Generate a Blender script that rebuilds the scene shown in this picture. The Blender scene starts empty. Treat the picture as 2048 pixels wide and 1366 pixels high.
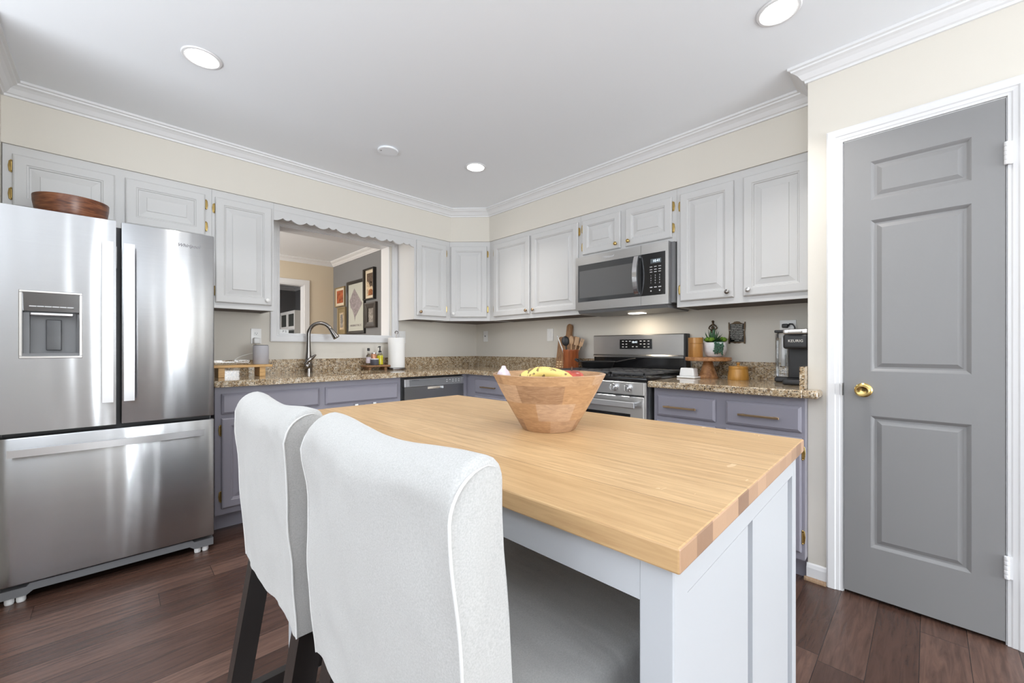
import bpy, bmesh, math, random
from mathutils import Vector, Matrix, noise
random.seed(7)
PI = math.pi
sc = bpy.context.scene
COL = sc.collection
# ------------------------------------------------------------------ camera, world, large lights, exposure
cam_d = bpy.data.cameras.new('camera'); cam = bpy.data.objects.new('camera', cam_d); COL.objects.link(cam)
cam.location = (-2.933, -3.580, 1.108)
cam.rotation_euler = (PI/2, 0, math.radians(45.604-90))
cam_d.sensor_width = 36; cam_d.lens = 813.55/2048*36
cam_d.shift_x = -0.0003; cam_d.shift_y = 0.00659
cam_d.clip_start = 0.02
sc.camera = cam
sc.view_settings.view_transform = 'Standard'; sc.view_settings.look = 'None'
sc.view_settings.gamma = 1.0; sc.view_settings.use_curve_mapping = False
sc.view_settings.exposure = 0.56
sc.cycles.use_denoising = True
sc.cycles.max_bounces = 12; sc.cycles.diffuse_bounces = 6; sc.cycles.glossy_bounces = 5
sc.cycles.transmission_bounces = 8; sc.cycles.transparent_max_bounces = 8
sc.cycles.sample_clamp_indirect = 6.0
w = bpy.data.worlds.new('daylight'); sc.world = w; w.use_nodes = True
w.node_tree.nodes['Background'].inputs[0].default_value = (0.86, 0.93, 1.0, 1)
w.node_tree.nodes['Background'].inputs[1].default_value = 1.2

def area(name, loc, rot, sx, sy, power, col=(1, 1, 1), spread=180):
    d = bpy.data.lights.new(name, 'AREA'); d.shape = 'RECTANGLE'; d.size = sx; d.size_y = sy
    d.energy = power; d.color = col; d.spread = math.radians(spread)
    o = bpy.data.objects.new(name, d); COL.objects.link(o); o.location = loc; o.rotation_euler = rot
    return o
# daylight through the patio door and windows behind the camera, added upward fills for the ceiling, the rooms beyond
DAY = (0.90, 0.955, 1.0)
DAY = (0.90, 0.955, 1.0)
DAY = (0.90, 0.955, 1.0)
area('patio_daylight', (-.95, -8.48, 1.15), (PI/2, 0, 0), .55, 2.1, 50, DAY)
area('patio_daylight', (-1.62, -8.48, 1.15), (PI/2, 0, 0), .44, 2.1, 33, DAY)
area('patio_daylight', (-2.35, -8.48, 1.15), (PI/2, 0, 0), .40, 2.1, 33, DAY)
area('left_window_daylight', (-9.35, -3.0, 1.35), (PI/2, 0, -PI/2), 4.0, 1.9, 66, DAY)
area('ceiling_fill', (-4.9, -4.7, .8), (PI, 0, 0), 2.0, 2.0, 100, (.89, .95, 1.0), 165)  # added fill facing up to brighten the ceiling, no real fixture
area('ceiling_fill_rear', (-2.0, -6.3, .8), (PI, 0, 0), 1.8, 1.6, 46, (.89, .95, 1.0), 165)  # second added uplight, lifts the ceiling on the right
area('ceiling_fill_left', (-5.4, -2.2, .8), (PI, 0, 0), 2.0, 2.4, 80, (.89, .95, 1.0), 165)  # added uplight out of view, lifts the left part of the ceiling
area('dining_fill', (-3.9, 1.6, 1.5), (PI/2, 0, -PI/2), 1.6, 1.6, 52, (1.0, 0.96, 0.9))  # added fill for the dining room, its left wall has no window
area('hall_light', (-2.4, 4.6, 2.3), (0, 0, 0), 1.0, 1.0, 24, (1.0, 0.95, 0.9))

# ------------------------------------------------------------------ materials
def newmat(name):
    m = bpy.data.materials.new(name); m.use_nodes = True
    nt = m.node_tree; b = nt.nodes['Principled BSDF']
    return m, nt, b
def nd(nt, t, **kw):
    n = nt.nodes.new(t)
    for k, v in kw.items(): setattr(n, k, v)
    return n
def coords(nt, scale=(1, 1, 1), rot=(0, 0, 0), loc=(0, 0, 0)):
    tc = nd(nt, 'ShaderNodeTexCoord'); mp = nd(nt, 'ShaderNodeMapping')
    mp.inputs['Scale'].default_value = scale; mp.inputs['Rotation'].default_value = rot; mp.inputs['Location'].default_value = loc
    nt.links.new(tc.outputs['Object'], mp.inputs['Vector']); return mp.outputs['Vector']
def noise_n(nt, vec, scale, detail=3, rough=.5, dist=0):
    n = nd(nt, 'ShaderNodeTexNoise'); n.inputs['Scale'].default_value = scale; n.inputs['Detail'].default_value = detail
    n.inputs['Roughness'].default_value = rough; n.inputs['Distortion'].default_value = dist
    nt.links.new(vec, n.inputs['Vector']); return n.outputs['Fac']
def ramp(nt, fac, stops, interp='LINEAR'):
    r = nd(nt, 'ShaderNodeValToRGB'); r.color_ramp.interpolation = interp
    e = r.color_ramp.elements
    while len(e) < len(stops): e.new(0.5)
    for el, (p, c) in zip(e, stops): el.position = p; el.color = (*c, 1) if len(c) == 3 else c
    nt.links.new(fac, r.inputs['Fac']); return r.outputs['Color']
def mixc(nt, fac, a, b, mode='MIX'):
    n = nd(nt, 'ShaderNodeMix', data_type='RGBA', blend_type=mode)
    for s, i in ((fac, 0), (a, 6), (b, 7)):
        if isinstance(s, (int, float)): n.inputs[i].default_value = s
        elif isinstance(s, tuple): n.inputs[i].default_value = (*s, 1)
        else: nt.links.new(s, n.inputs[i])
    return n.outputs[2]
def bump(nt, b, h, strength=.2, dist=.002):
    n = nd(nt, 'ShaderNodeBump'); n.inputs['Strength'].default_value = strength; n.inputs['Distance'].default_value = dist
    nt.links.new(h, n.inputs['Height']); nt.links.new(n.outputs['Normal'], b.inputs['Normal'])
def mth(nt, op, a, b=None):
    n = nd(nt, 'ShaderNodeMath', operation=op)
    for s, i in ((a, 0), (b, 1)):
        if s is None: continue
        if isinstance(s, (int, float)): n.inputs[i].default_value = s
        else: nt.links.new(s, n.inputs[i])
    return n.outputs[0]
def plain(name, col, rough=.5, metal=0.0, nscale=0, nstr=.1, stretch=(1, 1, 1), vary=0.0, spec=.5, coat=0, dist=.001):
    m, nt, b = newmat(name)
    b.inputs['Base Color'].default_value = (*col, 1); b.inputs['Roughness'].default_value = rough
    b.inputs['Metallic'].default_value = metal; b.inputs['Specular IOR Level'].default_value = spec
    b.inputs['Coat Weight'].default_value = coat
    v = coords(nt, stretch)
    f = noise_n(nt, v, nscale or 40, 3)
    if vary:
        dark = tuple(c*(1-vary) for c in col); lite = tuple(min(1, c*(1+vary*.6)) for c in col)
        nt.links.new(ramp(nt, f, [(.3, dark), (.7, lite)]), b.inputs['Base Color'])
    if nscale: bump(nt, b, f, nstr, dist)
    return m
def emit(name, col, s):
    m, nt, b = newmat(name); b.inputs['Base Color'].default_value = (*col, 1)
    b.inputs['Emission Color'].default_value = (*col, 1); b.inputs['Emission Strength'].default_value = s; return m
def glass(name, col=(1, 1, 1), rough=.02, ior=1.45):
    m, nt, b = newmat(name); b.inputs['Base Color'].default_value = (*col, 1); b.inputs['Transmission Weight'].default_value = 1
    b.inputs['Roughness'].default_value = rough; b.inputs['IOR'].default_value = ior; return m
def steel(name, col=(.62, .62, .63), rough=.28, aniso=.75, brush=(2, 2, 400), rot=0.25, wav=.0):
    m, nt, b = newmat(name); b.inputs['Metallic'].default_value = 1
    v = coords(nt, brush); f = noise_n(nt, v, 3, 2)
    nt.links.new(ramp(nt, f, [(.3, tuple(c*.93 for c in col)), (.7, col)]), b.inputs['Base Color'])
    b.inputs['Roughness'].default_value = rough; b.inputs['Anisotropic'].default_value = aniso
    b.inputs['Anisotropic Rotation'].default_value = rot
    t = nd(nt, 'ShaderNodeTangent', direction_type='RADIAL', axis='Z'); nt.links.new(t.outputs[0], b.inputs['Tangent'])
    if wav:
        v2 = coords(nt, (5.5, 1, .5)); bump(nt, b, noise_n(nt, v2, 1.6, 1), wav, .02)
    return m
def granite():
    m, nt, b = newmat('speckled_granite'); v = coords(nt)
    c1 = noise_n(nt, v, 44, 3, .6, .6); c2 = noise_n(nt, v, 150, 3, .65, .3); c3 = noise_n(nt, v, 100, 2, .6, .8)
    base = ramp(nt, c1, [(.30, (.20, .125, .065)), (.46, (.42, .30, .175)), (.58, (.56, .45, .31)), (.72, (.68, .60, .48))])
    x = mixc(nt, ramp(nt, c2, [(.40, (1, 1, 1)), (.47, (0, 0, 0))]), base, (.055, .038, .028))
    x = mixc(nt, ramp(nt, c3, [(.585, (0, 0, 0)), (.66, (.85, .85, .85))]), x, (.72, .66, .56))
    v2 = nd(nt, 'ShaderNodeTexVoronoi'); v2.inputs['Scale'].default_value = 120; nt.links.new(v, v2.inputs['Vector'])
    x = mixc(nt, ramp(nt, v2.outputs['Distance'], [(.12, (1, 1, 1)), (.22, (0, 0, 0))]), x, (.03, .022, .02))
    nt.links.new(x, b.inputs['Base Color']); b.inputs['Roughness'].default_value = .07; b.inputs['Specular IOR Level'].default_value = .6
    return m
def planks(name, w, l, axis, cols, gap, rough, stretch, nscale, bstr, fleck=None):
    """boards of width w running along axis ('x'/'y'), each with its own tone"""
    m, nt, b = newmat(name)
    tc = nd(nt, 'ShaderNodeTexCoord'); sp = nd(nt, 'ShaderNodeSeparateXYZ'); nt.links.new(tc.outputs['Object'], sp.inputs[0])
    a, c = (sp.outputs[0], sp.outputs[1]) if axis == 'x' else (sp.outputs[1], sp.outputs[0])
    c = mth(nt, 'ADD', c, .004)
    row = mth(nt, 'FLOOR', mth(nt, 'DIVIDE', c, w))
    wn = nd(nt, 'ShaderNodeTexWhiteNoise', noise_dimensions='1D'); nt.links.new(row, wn.inputs['W'])
    sh = mth(nt, 'ADD', mth(nt, 'DIVIDE', a, l), mth(nt, 'MULTIPLY', wn.outputs['Value'], 3.7))
    colm = mth(nt, 'FLOOR', sh)
    w2 = nd(nt, 'ShaderNodeTexWhiteNoise', noise_dimensions='2D'); cm = nd(nt, 'ShaderNodeCombineXYZ')
    nt.links.new(row, cm.inputs[0]); nt.links.new(colm, cm.inputs[1]); nt.links.new(cm.outputs[0], w2.inputs['Vector'])
    tone = w2.outputs['Value']
    off = nd(nt, 'ShaderNodeVectorMath', operation='ADD'); sc_ = nd(nt, 'ShaderNodeVectorMath', operation='SCALE'); sc_.inputs['Scale'].default_value = 9
    nt.links.new(w2.outputs['Color'], sc_.inputs[0]); nt.links.new(tc.outputs['Object'], off.inputs[0]); nt.links.new(sc_.outputs[0], off.inputs[1])
    mp = nd(nt, 'ShaderNodeMapping'); mp.inputs['Scale'].default_value = stretch; nt.links.new(off.outputs[0], mp.inputs['Vector'])
    g = noise_n(nt, mp.outputs[0], nscale, 5, .6, .7)
    base = ramp(nt, tone, [(0, cols[0]), (.5, cols[1]), (1, cols[2])])
    x = mixc(nt, ramp(nt, g, [(.32, (.6, .6, .6)), (.64, (0, 0, 0))]), base, cols[3])
    if fleck:
        mp2 = nd(nt, 'ShaderNodeMapping'); mp2.inputs['Scale'].default_value = fleck[0]; mp2.inputs['Rotation'].default_value = (0, 0, fleck[3]); nt.links.new(off.outputs[0], mp2.inputs['Vector'])
        fl = noise_n(nt, mp2.outputs[0], fleck[1], 2, .5, .4); big = noise_n(nt, coords(nt), 2.6, 1)
        k = mth(nt, 'MULTIPLY', mth(nt, 'GREATER_THAN', fl, .70), mth(nt, 'GREATER_THAN', big, .55))
        x = mixc(nt, mth(nt, 'MULTIPLY', k, .55), x, fleck[2])
    fr = mth(nt, 'FRACT', mth(nt, 'DIVIDE', c, w)); edge = mth(nt, 'LESS_THAN', fr, gap/w)
    fr2 = mth(nt, 'FRACT', sh); edge2 = mth(nt, 'LESS_THAN', fr2, gap/l)
    e = mth(nt, 'MAXIMUM', edge, edge2)
    if gap: x = mixc(nt, mth(nt, 'MULTIPLY', e, .8), x, tuple(q*.25 for q in cols[3]))
    if fleck:       # cut ends show darker, redder end grain
        nn = nd(nt, 'ShaderNodeSeparateXYZ'); nt.links.new(tc.outputs['Normal'], nn.inputs[0])
        en = mth(nt, 'GREATER_THAN', mth(nt, 'ABSOLUTE', nn.outputs[1]), .8)
        bl = nd(nt, 'ShaderNodeTexWhiteNoise', noise_dimensions='1D'); nt.links.new(mth(nt, 'FLOOR', mth(nt, 'DIVIDE', c, .052)), bl.inputs['W'])
        x = mixc(nt, en, x, ramp(nt, bl.outputs['Value'], [(0, (.27, .155, .095)), (.5, (.42, .255, .155)), (1, (.52, .325, .20))]))
    nt.links.new(x, b.inputs['Base Color']); b.inputs['Roughness'].default_value = rough
    if bstr:
        h = mth(nt, 'SUBTRACT', g, mth(nt, 'MULTIPLY', e, 1.2)); bump(nt, b, h, bstr, .003)
    return m
def wood(name, cols, stretch=(1, 1, 14), nscale=9, rough=.42, blocks=None, coat=0):
    m, nt, b = newmat(name); v = coords(nt, stretch); g = noise_n(nt, v, nscale, 5, .6, 1.2)
    x = ramp(nt, g, [(.33, cols[0]), (.5, cols[1]), (.66, cols[2])])
    if blocks:      # glued staves: tone by angle and height
        tc = nd(nt, 'ShaderNodeTexCoord'); sp = nd(nt, 'ShaderNodeSeparateXYZ'); nt.links.new(tc.outputs['Object'], sp.inputs[0])
        ly = mth(nt, 'FLOOR', mth(nt, 'DIVIDE', mth(nt, 'ADD', sp.outputs[2], blocks[2]), blocks[1]))
        an = mth(nt, 'DIVIDE', mth(nt, 'ARCTAN2', sp.outputs[1], sp.outputs[0]), 2*PI/blocks[0])
        an = mth(nt, 'FLOOR', mth(nt, 'ADD', an, mth(nt, 'MULTIPLY', ly, .37)))
        cm = nd(nt, 'ShaderNodeCombineXYZ'); nt.links.new(ly, cm.inputs[0]); nt.links.new(an, cm.inputs[1])
        wn = nd(nt, 'ShaderNodeTexWhiteNoise', noise_dimensions='2D'); nt.links.new(cm.outputs[0], wn.inputs['Vector'])
        x = mixc(nt, .62, x, ramp(nt, wn.outputs['Value'], [(0, blocks[3]), (.5, blocks[4]), (1, blocks[5])]))
    nt.links.new(x, b.inputs['Base Color']); b.inputs['Roughness'].default_value = rough; b.inputs['Coat Weight'].default_value = coat
    return m
def fabric():
    m, nt, b = newmat('woven_slipcover'); v = coords(nt)
    f = noise_n(nt, v, 520, 2); g = noise_n(nt, v, 7, 3); wr = noise_n(nt, coords(nt, (9, 3, 2.2), (0.5, 0, .4)), 2.2, 2)
    x = mixc(nt, f, (.34, .335, .325), (.57, .563, .548))
    x = mixc(nt, ramp(nt, g, [(.35, (.22, .22, .22)), (.6, (0, 0, 0))]), x, (.44, .435, .42))
    spot = noise_n(nt, coords(nt, loc=(3, 1, 2)), 55, 1); x = mixc(nt, ramp(nt, spot, [(.79, (0, 0, 0)), (.82, (.4, .4, .4))]), x, (.3, .3, .32))
    nt.links.new(x, b.inputs['Base Color']); b.inputs['Roughness'].default_value = .92; b.inputs['Sheen Weight'].default_value = .25
    h = mth(nt, 'ADD', mth(nt, 'MULTIPLY', f, .012), wr); bump(nt, b, h, .42, .014)
    return m
def banana_mat():
    m, nt, b = newmat('ripe_banana'); v = coords(nt)
    f = noise_n(nt, v, 55, 2, .5, .5); x = mixc(nt, ramp(nt, f, [(.565, (0, 0, 0)), (.61, (.9, .9, .9))]), (.74, .56, .17), (.15, .085, .04))
    nt.links.new(x, b.inputs['Base Color']); b.inputs['Roughness'].default_value = .45; return m

M = {}
M['ceiling'] = plain('ceiling_paint', (.875, .90, .935), .9, nscale=60, nstr=.04)
M['wall'] = plain('beige_wall_paint', (.71, .675, .61), .85, nscale=90, nstr=.05)
M['cream'] = plain('cream_wall_paint', (.66, .57, .44), .85, nscale=90, nstr=.04)
M['greywall'] = plain('grey_wall_paint', (.215, .215, .22), .85, nscale=90, nstr=.04)
M['trim'] = plain('white_trim_paint', (.76, .76, .77), .38, nscale=60, nstr=.03)
M['cab'] = plain('pale_grey_cabinet_paint', (.62, .618, .615), .42, nscale=30, nstr=.10, stretch=(6, 6, .6))
M['base'] = plain('purple_grey_cabinet_paint', (.275, .264, .308), .42, nscale=30, nstr=.10, stretch=(.8, 6, 6))
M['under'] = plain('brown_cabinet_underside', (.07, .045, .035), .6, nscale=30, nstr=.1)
M['door'] = plain('grey_door_paint', (.245, .243, .245), .42, nscale=25, nstr=.12, stretch=(8, 8, .6))
M['island'] = plain('island_paint', (.50, .515, .54), .45, nscale=60, nstr=.03)
M['floor'] = planks('dark_floorboards', .127, .95, 'x', ((.062, .031, .022), (.105, .056, .041), (.165, .094, .070), (.028, .014, .010)), .0022, .27, (1.2, 12, 12), 4.5, .55)
M['oak'] = planks('oak_boards', .128, 9.0, 'y', ((.50, .312, .145), (.585, .378, .185), (.655, .438, .228), (.385, .218, .095)), .0012, .42, (16, 1.0, 16), 6.5, .06, ((14, 60, 14), 1.0, (.84, .62, .38), .5))
M['granite'] = granite()
M['steel'] = steel('brushed_steel', (.50, .505, .515), .24, .92, wav=.35)
M['steelflat'] = steel('brushed_steel_plain', (.63, .625, .62), .33, .6)
M['steeldark'] = steel('smoky_steel', (.24, .245, .25), .22, .5)
M['steelmid'] = steel('dishwasher_steel', (.42, .425, .42), .3, .6)
M['chrome'] = plain('polished_metal', (.78, .78, .79), .16, 1)
M['handle'] = plain('satin_handle_metal', (.66, .66, .67), .34, 1)
M['nickel'] = plain('dark_nickel', (.30, .28, .265), .22, 1)
M['brass'] = plain('polished_brass', (.56, .40, .15), .20, 1)
M['bronze'] = plain('brushed_bronze', (.40, .28, .17), .35, 1)
M['black'] = plain('gloss_black', (.012, .012, .013), .10)
M['blackmatte'] = plain('matte_black', (.022, .022, .024), .45, nscale=120, nstr=.1)
M['iron'] = plain('cast_iron', (.018, .018, .019), .38, nscale=200, nstr=.2)
M['grate'] = plain('grey_cast_grate', (.055, .055, .058), .42, nscale=160, nstr=.2)
M['plasticgrey'] = plain('grey_plastic', (.17, .172, .178), .40)
M['plasticdark'] = plain('charcoal_plastic', (.10, .102, .106), .35)
M['white'] = plain('white_plastic', (.83, .83, .82), .35)
M['ceramic'] = plain('white_ceramic', (.86, .86, .86), .12)
M['paper'] = plain('white_paper_towel', (.88, .875, .86), .95, nscale=150, nstr=.25)
M['fabric'] = fabric()
M['piping'] = plain('piping_fabric', (.66, .655, .64), .9, nscale=300, nstr=.2)
M['legwood'] = plain('black_brown_stain', (.018, .014, .013), .34, nscale=25, nstr=.15, stretch=(8, 8, .6))
M['acacia'] = wood('dark_acacia', ((.045, .013, .006), (.13, .042, .017), (.22, .085, .035)), (1.2, 1.2, 7), 7, .32)
M['mango'] = wood('mango_wood', ((.22, .11, .055), (.42, .24, .125), (.60, .39, .23)), (3, 3, 16), 11, .5, (7, .044, .012, (.27, .17, .115), (.46, .265, .12), (.56, .40, .28)))
M['bamboo'] = wood('bamboo', ((.50, .27, .085), (.60, .35, .12), (.70, .43, .17)), (1.5, 14, 14), 6, .42)
M['staves'] = wood('bamboo_canister_wood', ((.33, .15, .04), (.44, .215, .06), (.54, .29, .09)), (8, 8, .6), 6, .30, (14, 9, 3, (.24, .10, .025), (.42, .20, .055), (.55, .29, .09)))
M['honey'] = wood('honey_bamboo', ((.38, .175, .03), (.46, .225, .045), (.53, .275, .065)), (7, 7, .8), 7, .34)
M['standwood'] = wood('stand_wood', ((.22, .095, .035), (.37, .17, .065), (.50, .26, .11)), (3, 3, 3), 9, .45)
M['board'] = wood('board_wood', ((.17, .075, .03), (.30, .15, .06), (.40, .21, .09)), (10, 10, .8), 6, .45)
M['paleboard'] = wood('pale_inlay', ((.62, .45, .25), (.70, .52, .30), (.76, .58, .36)), (9, 9, .8), 6, .45)
M['crock'] = wood('red_brown_crock', ((.20, .055, .020), (.30, .085, .03), (.36, .11, .04)), (7, 7, .6), 6, .25)
M['spoon'] = wood('spoon_wood', ((.42, .24, .12), (.55, .34, .19), (.64, .42, .25)), (9, 9, .7), 7, .55)
M['shoe'] = wood('stained_shoe_moulding', ((.22, .13, .07), (.30, .19, .11), (.36, .24, .15)), (9, 9, 2), 6, .5)
M['weave'] = wood('beaded_tray_wood', ((.14, .06, .025), (.28, .14, .06), (.40, .22, .10)), (90, 90, 20), 3, .5)
M['banana'] = banana_mat()
M['apple'] = plain('red_apple_skin', (.50, .085, .055), .32, nscale=0, vary=.5)
M['stem'] = plain('brown_stem', (.10, .055, .03), .7)
M['garlic'] = plain('garlic_skin', (.72, .63, .68), .6, vary=.3)
M['onion'] = plain('onion_skin', (.60, .30, .10), .4, vary=.3)
M['concrete'] = plain('white_concrete', (.80, .80, .82), .7, nscale=30, nstr=.1, vary=.12)
M['agave'] = plain('dark_agave_green', (.06, .155, .07), .4, vary=.4)
M['lime'] = plain('lime_succulent_green', (.22, .40, .05), .4, vary=.4)
M['trail'] = plain('trailing_leaf_green', (.055, .135, .085), .45, vary=.4)
M['soil'] = plain('dark_soil', (.03, .02, .015), .95)
M['speaker'] = plain('grey_speaker_cloth', (.44, .435, .465), .85, nscale=500, nstr=.3)
M['clear'] = glass('clear_plastic', (.96, .97, .98))
M['bottleclear'] = glass('clear_bottle', (.86, .88, .84))
M['soap'] = plain('yellow_soap', (.62, .56, .02), .12, vary=.2)
M['copper'] = plain('pink_copper_jar', (.55, .27, .16), .25, .4)
M['charcoal'] = plain('charcoal_jar', (.085, .085, .105), .5)
M['outlet'] = plain('outlet_plate', (.84, .835, .82), .3)
M['dark'] = plain('dark_slot', (.01, .01, .01), .6)
M['bulb'] = emit('downlight_lens', (1, .985, .96), 9.0)
M['hoodlens'] = emit('hood_lamp_lens', (1, .9, .75), 5.0)
M['digit'] = emit('display_digits', (.75, .88, 1.0), .9)
M['lcd'] = plain('grey_display', (.10, .12, .13), .2)
M['print'] = plain('panel_print', (.62, .62, .63), .5)
M['ink'] = plain('dark_print', (.05, .05, .055), .5)
M['logogrey'] = plain('logo_grey', (.16, .16, .17), .4)
M['mwglass'] = plain('tinted_oven_glass', (.05, .052, .055), .06, spec=.8)
M['mwmesh'] = plain('oven_window_mesh', (.13, .13, .13), .12, spec=.6)
M['frameblack'] = plain('black_frame', (.02, .017, .015), .3)
M['framegold'] = plain('dull_gold_frame', (.27, .20, .10), .4)
M['framebronze'] = plain('dark_bronze_frame', (.055, .045, .038), .3)
M['matboard'] = plain('cream_mat_board', (.68, .58, .44), .8)
M['matgrey'] = plain('pale_green_print_paper', (.50, .50, .44), .8)
M['mapink'] = plain('mauve_map_ink', (.30, .255, .26), .8, nscale=0, vary=.35)
M['artred'] = plain('red_orange_print', (.40, .10, .035), .7, nscale=14, nstr=0, vary=.7)
M['artdark'] = plain('brown_print', (.13, .085, .055), .7, vary=.5)
M['artrust'] = plain('rust_print', (.33, .12, .04), .7, vary=.7)
M['artpale'] = plain('pale_print', (.62, .48, .32), .7, vary=.5)
M['artgrey'] = plain('grey_drawing', (.30, .27, .24), .7, vary=.6)
M['glassdoor'] = plain('cabinet_glass', (.05, .055, .05), .06)
M['letter'] = plain('white_lettering', (.80, .78, .72), .5)
M['antique'] = plain('antique_bronze', (.085, .055, .03), .4, .7)
M['catch'] = plain('white_catch', (.85, .85, .85), .4)

# ------------------------------------------------------------------ mesh builder
class B:
    def __init__(s): s.bm = bmesh.new()
    def _v(s, co): return s.bm.verts.new(co)
    def face(s, vs):
        try: return s.bm.faces.new(vs)
        except ValueError: return None
    def box(s, x0, x1, y0, y1, z0, z1, bev=0, seg=2):
        x0, x1 = min(x0, x1), max(x0, x1); y0, y1 = min(y0, y1), max(y0, y1); z0, z1 = min(z0, z1), max(z0, z1)
        v = [s._v((x, y, z)) for x in (x0, x1) for y in (y0, y1) for z in (z0, z1)]
        fs = [(0, 1, 3, 2), (4, 6, 7, 5), (0, 4, 5, 1), (2, 3, 7, 6), (0, 2, 6, 4), (1, 5, 7, 3)]
        F = [s.face([v[i] for i in f]) for f in fs]
        if bev:
            es = list({e for f in F for e in f.edges})
            bmesh.ops.bevel(s.bm, geom=es, offset=bev, segments=seg, affect='EDGES', profile=.5)
        return s
    def poly(s, pts, a0, a1, axis='y'):
        """prism: pts 2-D outline, swept a0..a1 along axis"""
        def mk(p, a):
            return {'y': (p[0], a, p[1]), 'z': (p[0], p[1], a), 'x': (a, p[0], p[1])}[axis]
        lo = [s._v(mk(p, a0)) for p in pts]; hi = [s._v(mk(p, a1)) for p in pts]; n = len(pts)
        for i in range(n): s.face([lo[i], lo[(i+1) % n], hi[(i+1) % n], hi[i]])
        s.face(lo[::-1]); s.face(hi); return s
    def lathe(s, prof, c=(0, 0, 0), seg=40, axis='z', close=False):
        rings = []
        for r, h in prof:
            ring = []
            for i in range(seg):
                a = 2*PI*i/seg; x, y = r*math.cos(a), r*math.sin(a)
                co = {'z': (x, y, h), 'y': (x, h, y), 'x': (h, x, y)}[axis]
                ring.append(s._v((c[0]+co[0], c[1]+co[1], c[2]+co[2])))
                if r < 1e-6: break
            rings.append(ring)
        for a, b in zip(rings, rings[1:]):
            if len(a) == 1 and len(b) == 1: continue
            for i in range(seg):
                j = (i+1) % seg
                if len(a) == 1: s.face([a[0], b[i], b[j]])
                elif len(b) == 1: s.face([a[i], a[j], b[0]])
                else: s.face([a[i], a[j], b[j], b[i]])
        if close:
            for i in range(seg):
                j = (i+1) % seg; s.face([rings[-1][i], rings[-1][j], rings[0][j], rings[0][i]])
        else:
            if len(rings[0]) > 1: s.face(rings[0][::-1])
            if len(rings[-1]) > 1: s.face(rings[-1])
        return s
    def tube(s, pts, r, seg=10, flat=1.0):
        pts = [Vector(p) for p in pts]; n = len(pts); rr = r if isinstance(r, (list, tuple)) else [r]*n
        rings = []; up = Vector((0, 0, 1)); prev = None
        for i, p in enumerate(pts):
            t = (pts[min(i+1, n-1)]-pts[max(i-1, 0)]).normalized()
            if prev is None:
                ref = up if abs(t.dot(up)) < .9 else Vector((1, 0, 0)); u = t.cross(ref).normalized()
            else:
                u = (prev - t*prev.dot(t)).normalized()
            prev = u; v = t.cross(u)
            rings.append([s._v(p+(u*math.cos(2*PI*k/seg)+v*math.sin(2*PI*k/seg)*flat)*rr[i]) for k in range(seg)])
        for a, b in zip(rings, rings[1:]):
            for k in range(seg): s.face([a[k], a[(k+1) % seg], b[(k+1) % seg], b[k]])
        s.face(rings[0][::-1]); s.face(rings[-1]); return s
    def rbox(s, x0, x1, y0, y1, z0, z1, r, n=(8, 8, 8), warp=None):
        """rounded box on a grid, optionally warped"""
        c = Vector(((x0+x1)/2, (y0+y1)/2, (z0+z1)/2)); h = Vector(((x1-x0)/2, (y1-y0)/2, (z1-z0)/2)); vm = {}
        def ticks(k):
            hh = h[k]; m = n[k]; rr = min(r, hh*.999)
            inner = [-(hh-rr)+2*(hh-rr)*i/m for i in range(m+1)]
            arc = [rr*math.tan(q*PI/4/3)for q in (1, 2, 3)]
            return [-(hh-rr)-a for a in arc[::-1]]+inner+[(hh-rr)+a for a in arc]
        tk = [ticks(0), ticks(1), ticks(2)]
        def vert(i, j, k):
            if (i, j, k) in vm: return vm[(i, j, k)]
            p = Vector((tk[0][i], tk[1][j], tk[2][k])); q = Vector([max(-(h[a]-min(r, h[a]*.999)), min(h[a]-min(r, h[a]*.999), p[a])) for a in range(3)])
            d = p-q
            if d.length > 1e-9: p = q+d.normalized()*min(r, min(h)*.999)
            p = c+p
            if warp: p = Vector(warp(p))
            vm[(i, j, k)] = s._v(p); return vm[(i, j, k)]
        N = [len(t)-1 for t in tk]
        for a, b, cc in ((0, 1, 2), (1, 2, 0), (2, 0, 1)):
            for side in (0, N[cc]):
                for i in range(N[a]):
                    for j in range(N[b]):
                        ids = []
                        for (p, q) in ((i, j), (i+1, j), (i+1, j+1), (i, j+1)):
                            t = [0, 0, 0]; t[a] = p; t[b] = q; t[cc] = side; ids.append(vert(*t))
                        s.face(ids if side else ids[::-1])
        return s
    def loops(s, x0, x1, z0, z1, prof, yb=0, cap=True, back=True):
        """nested rectangles in x-z; prof = [(inset, y)], outward is -y"""
        R = []
        for ins, y in prof:
            R.append([s._v((x, yb+y, z)) for x, z in ((x0+ins, z0+ins), (x1-ins, z0+ins), (x1-ins, z1-ins), (x0+ins, z1-ins))])
        for a, b in zip(R, R[1:]):
            for i in range(4): s.face([a[i], a[(i+1) % 4], b[(i+1) % 4], b[i]])
        if cap: s.face(R[-1])
        if back: s.face(R[0][::-1])
        return s
    def ball(s, c, r, seg=16, sq=(1, 1, 1)):
        m = Matrix.Translation(c) @ Matrix.Diagonal((r*sq[0], r*sq[1], r*sq[2], 1))
        bmesh.ops.create_uvsphere(s.bm, u_segments=seg, v_segments=max(6, seg*2//3), radius=1, matrix=m); return s
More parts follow.
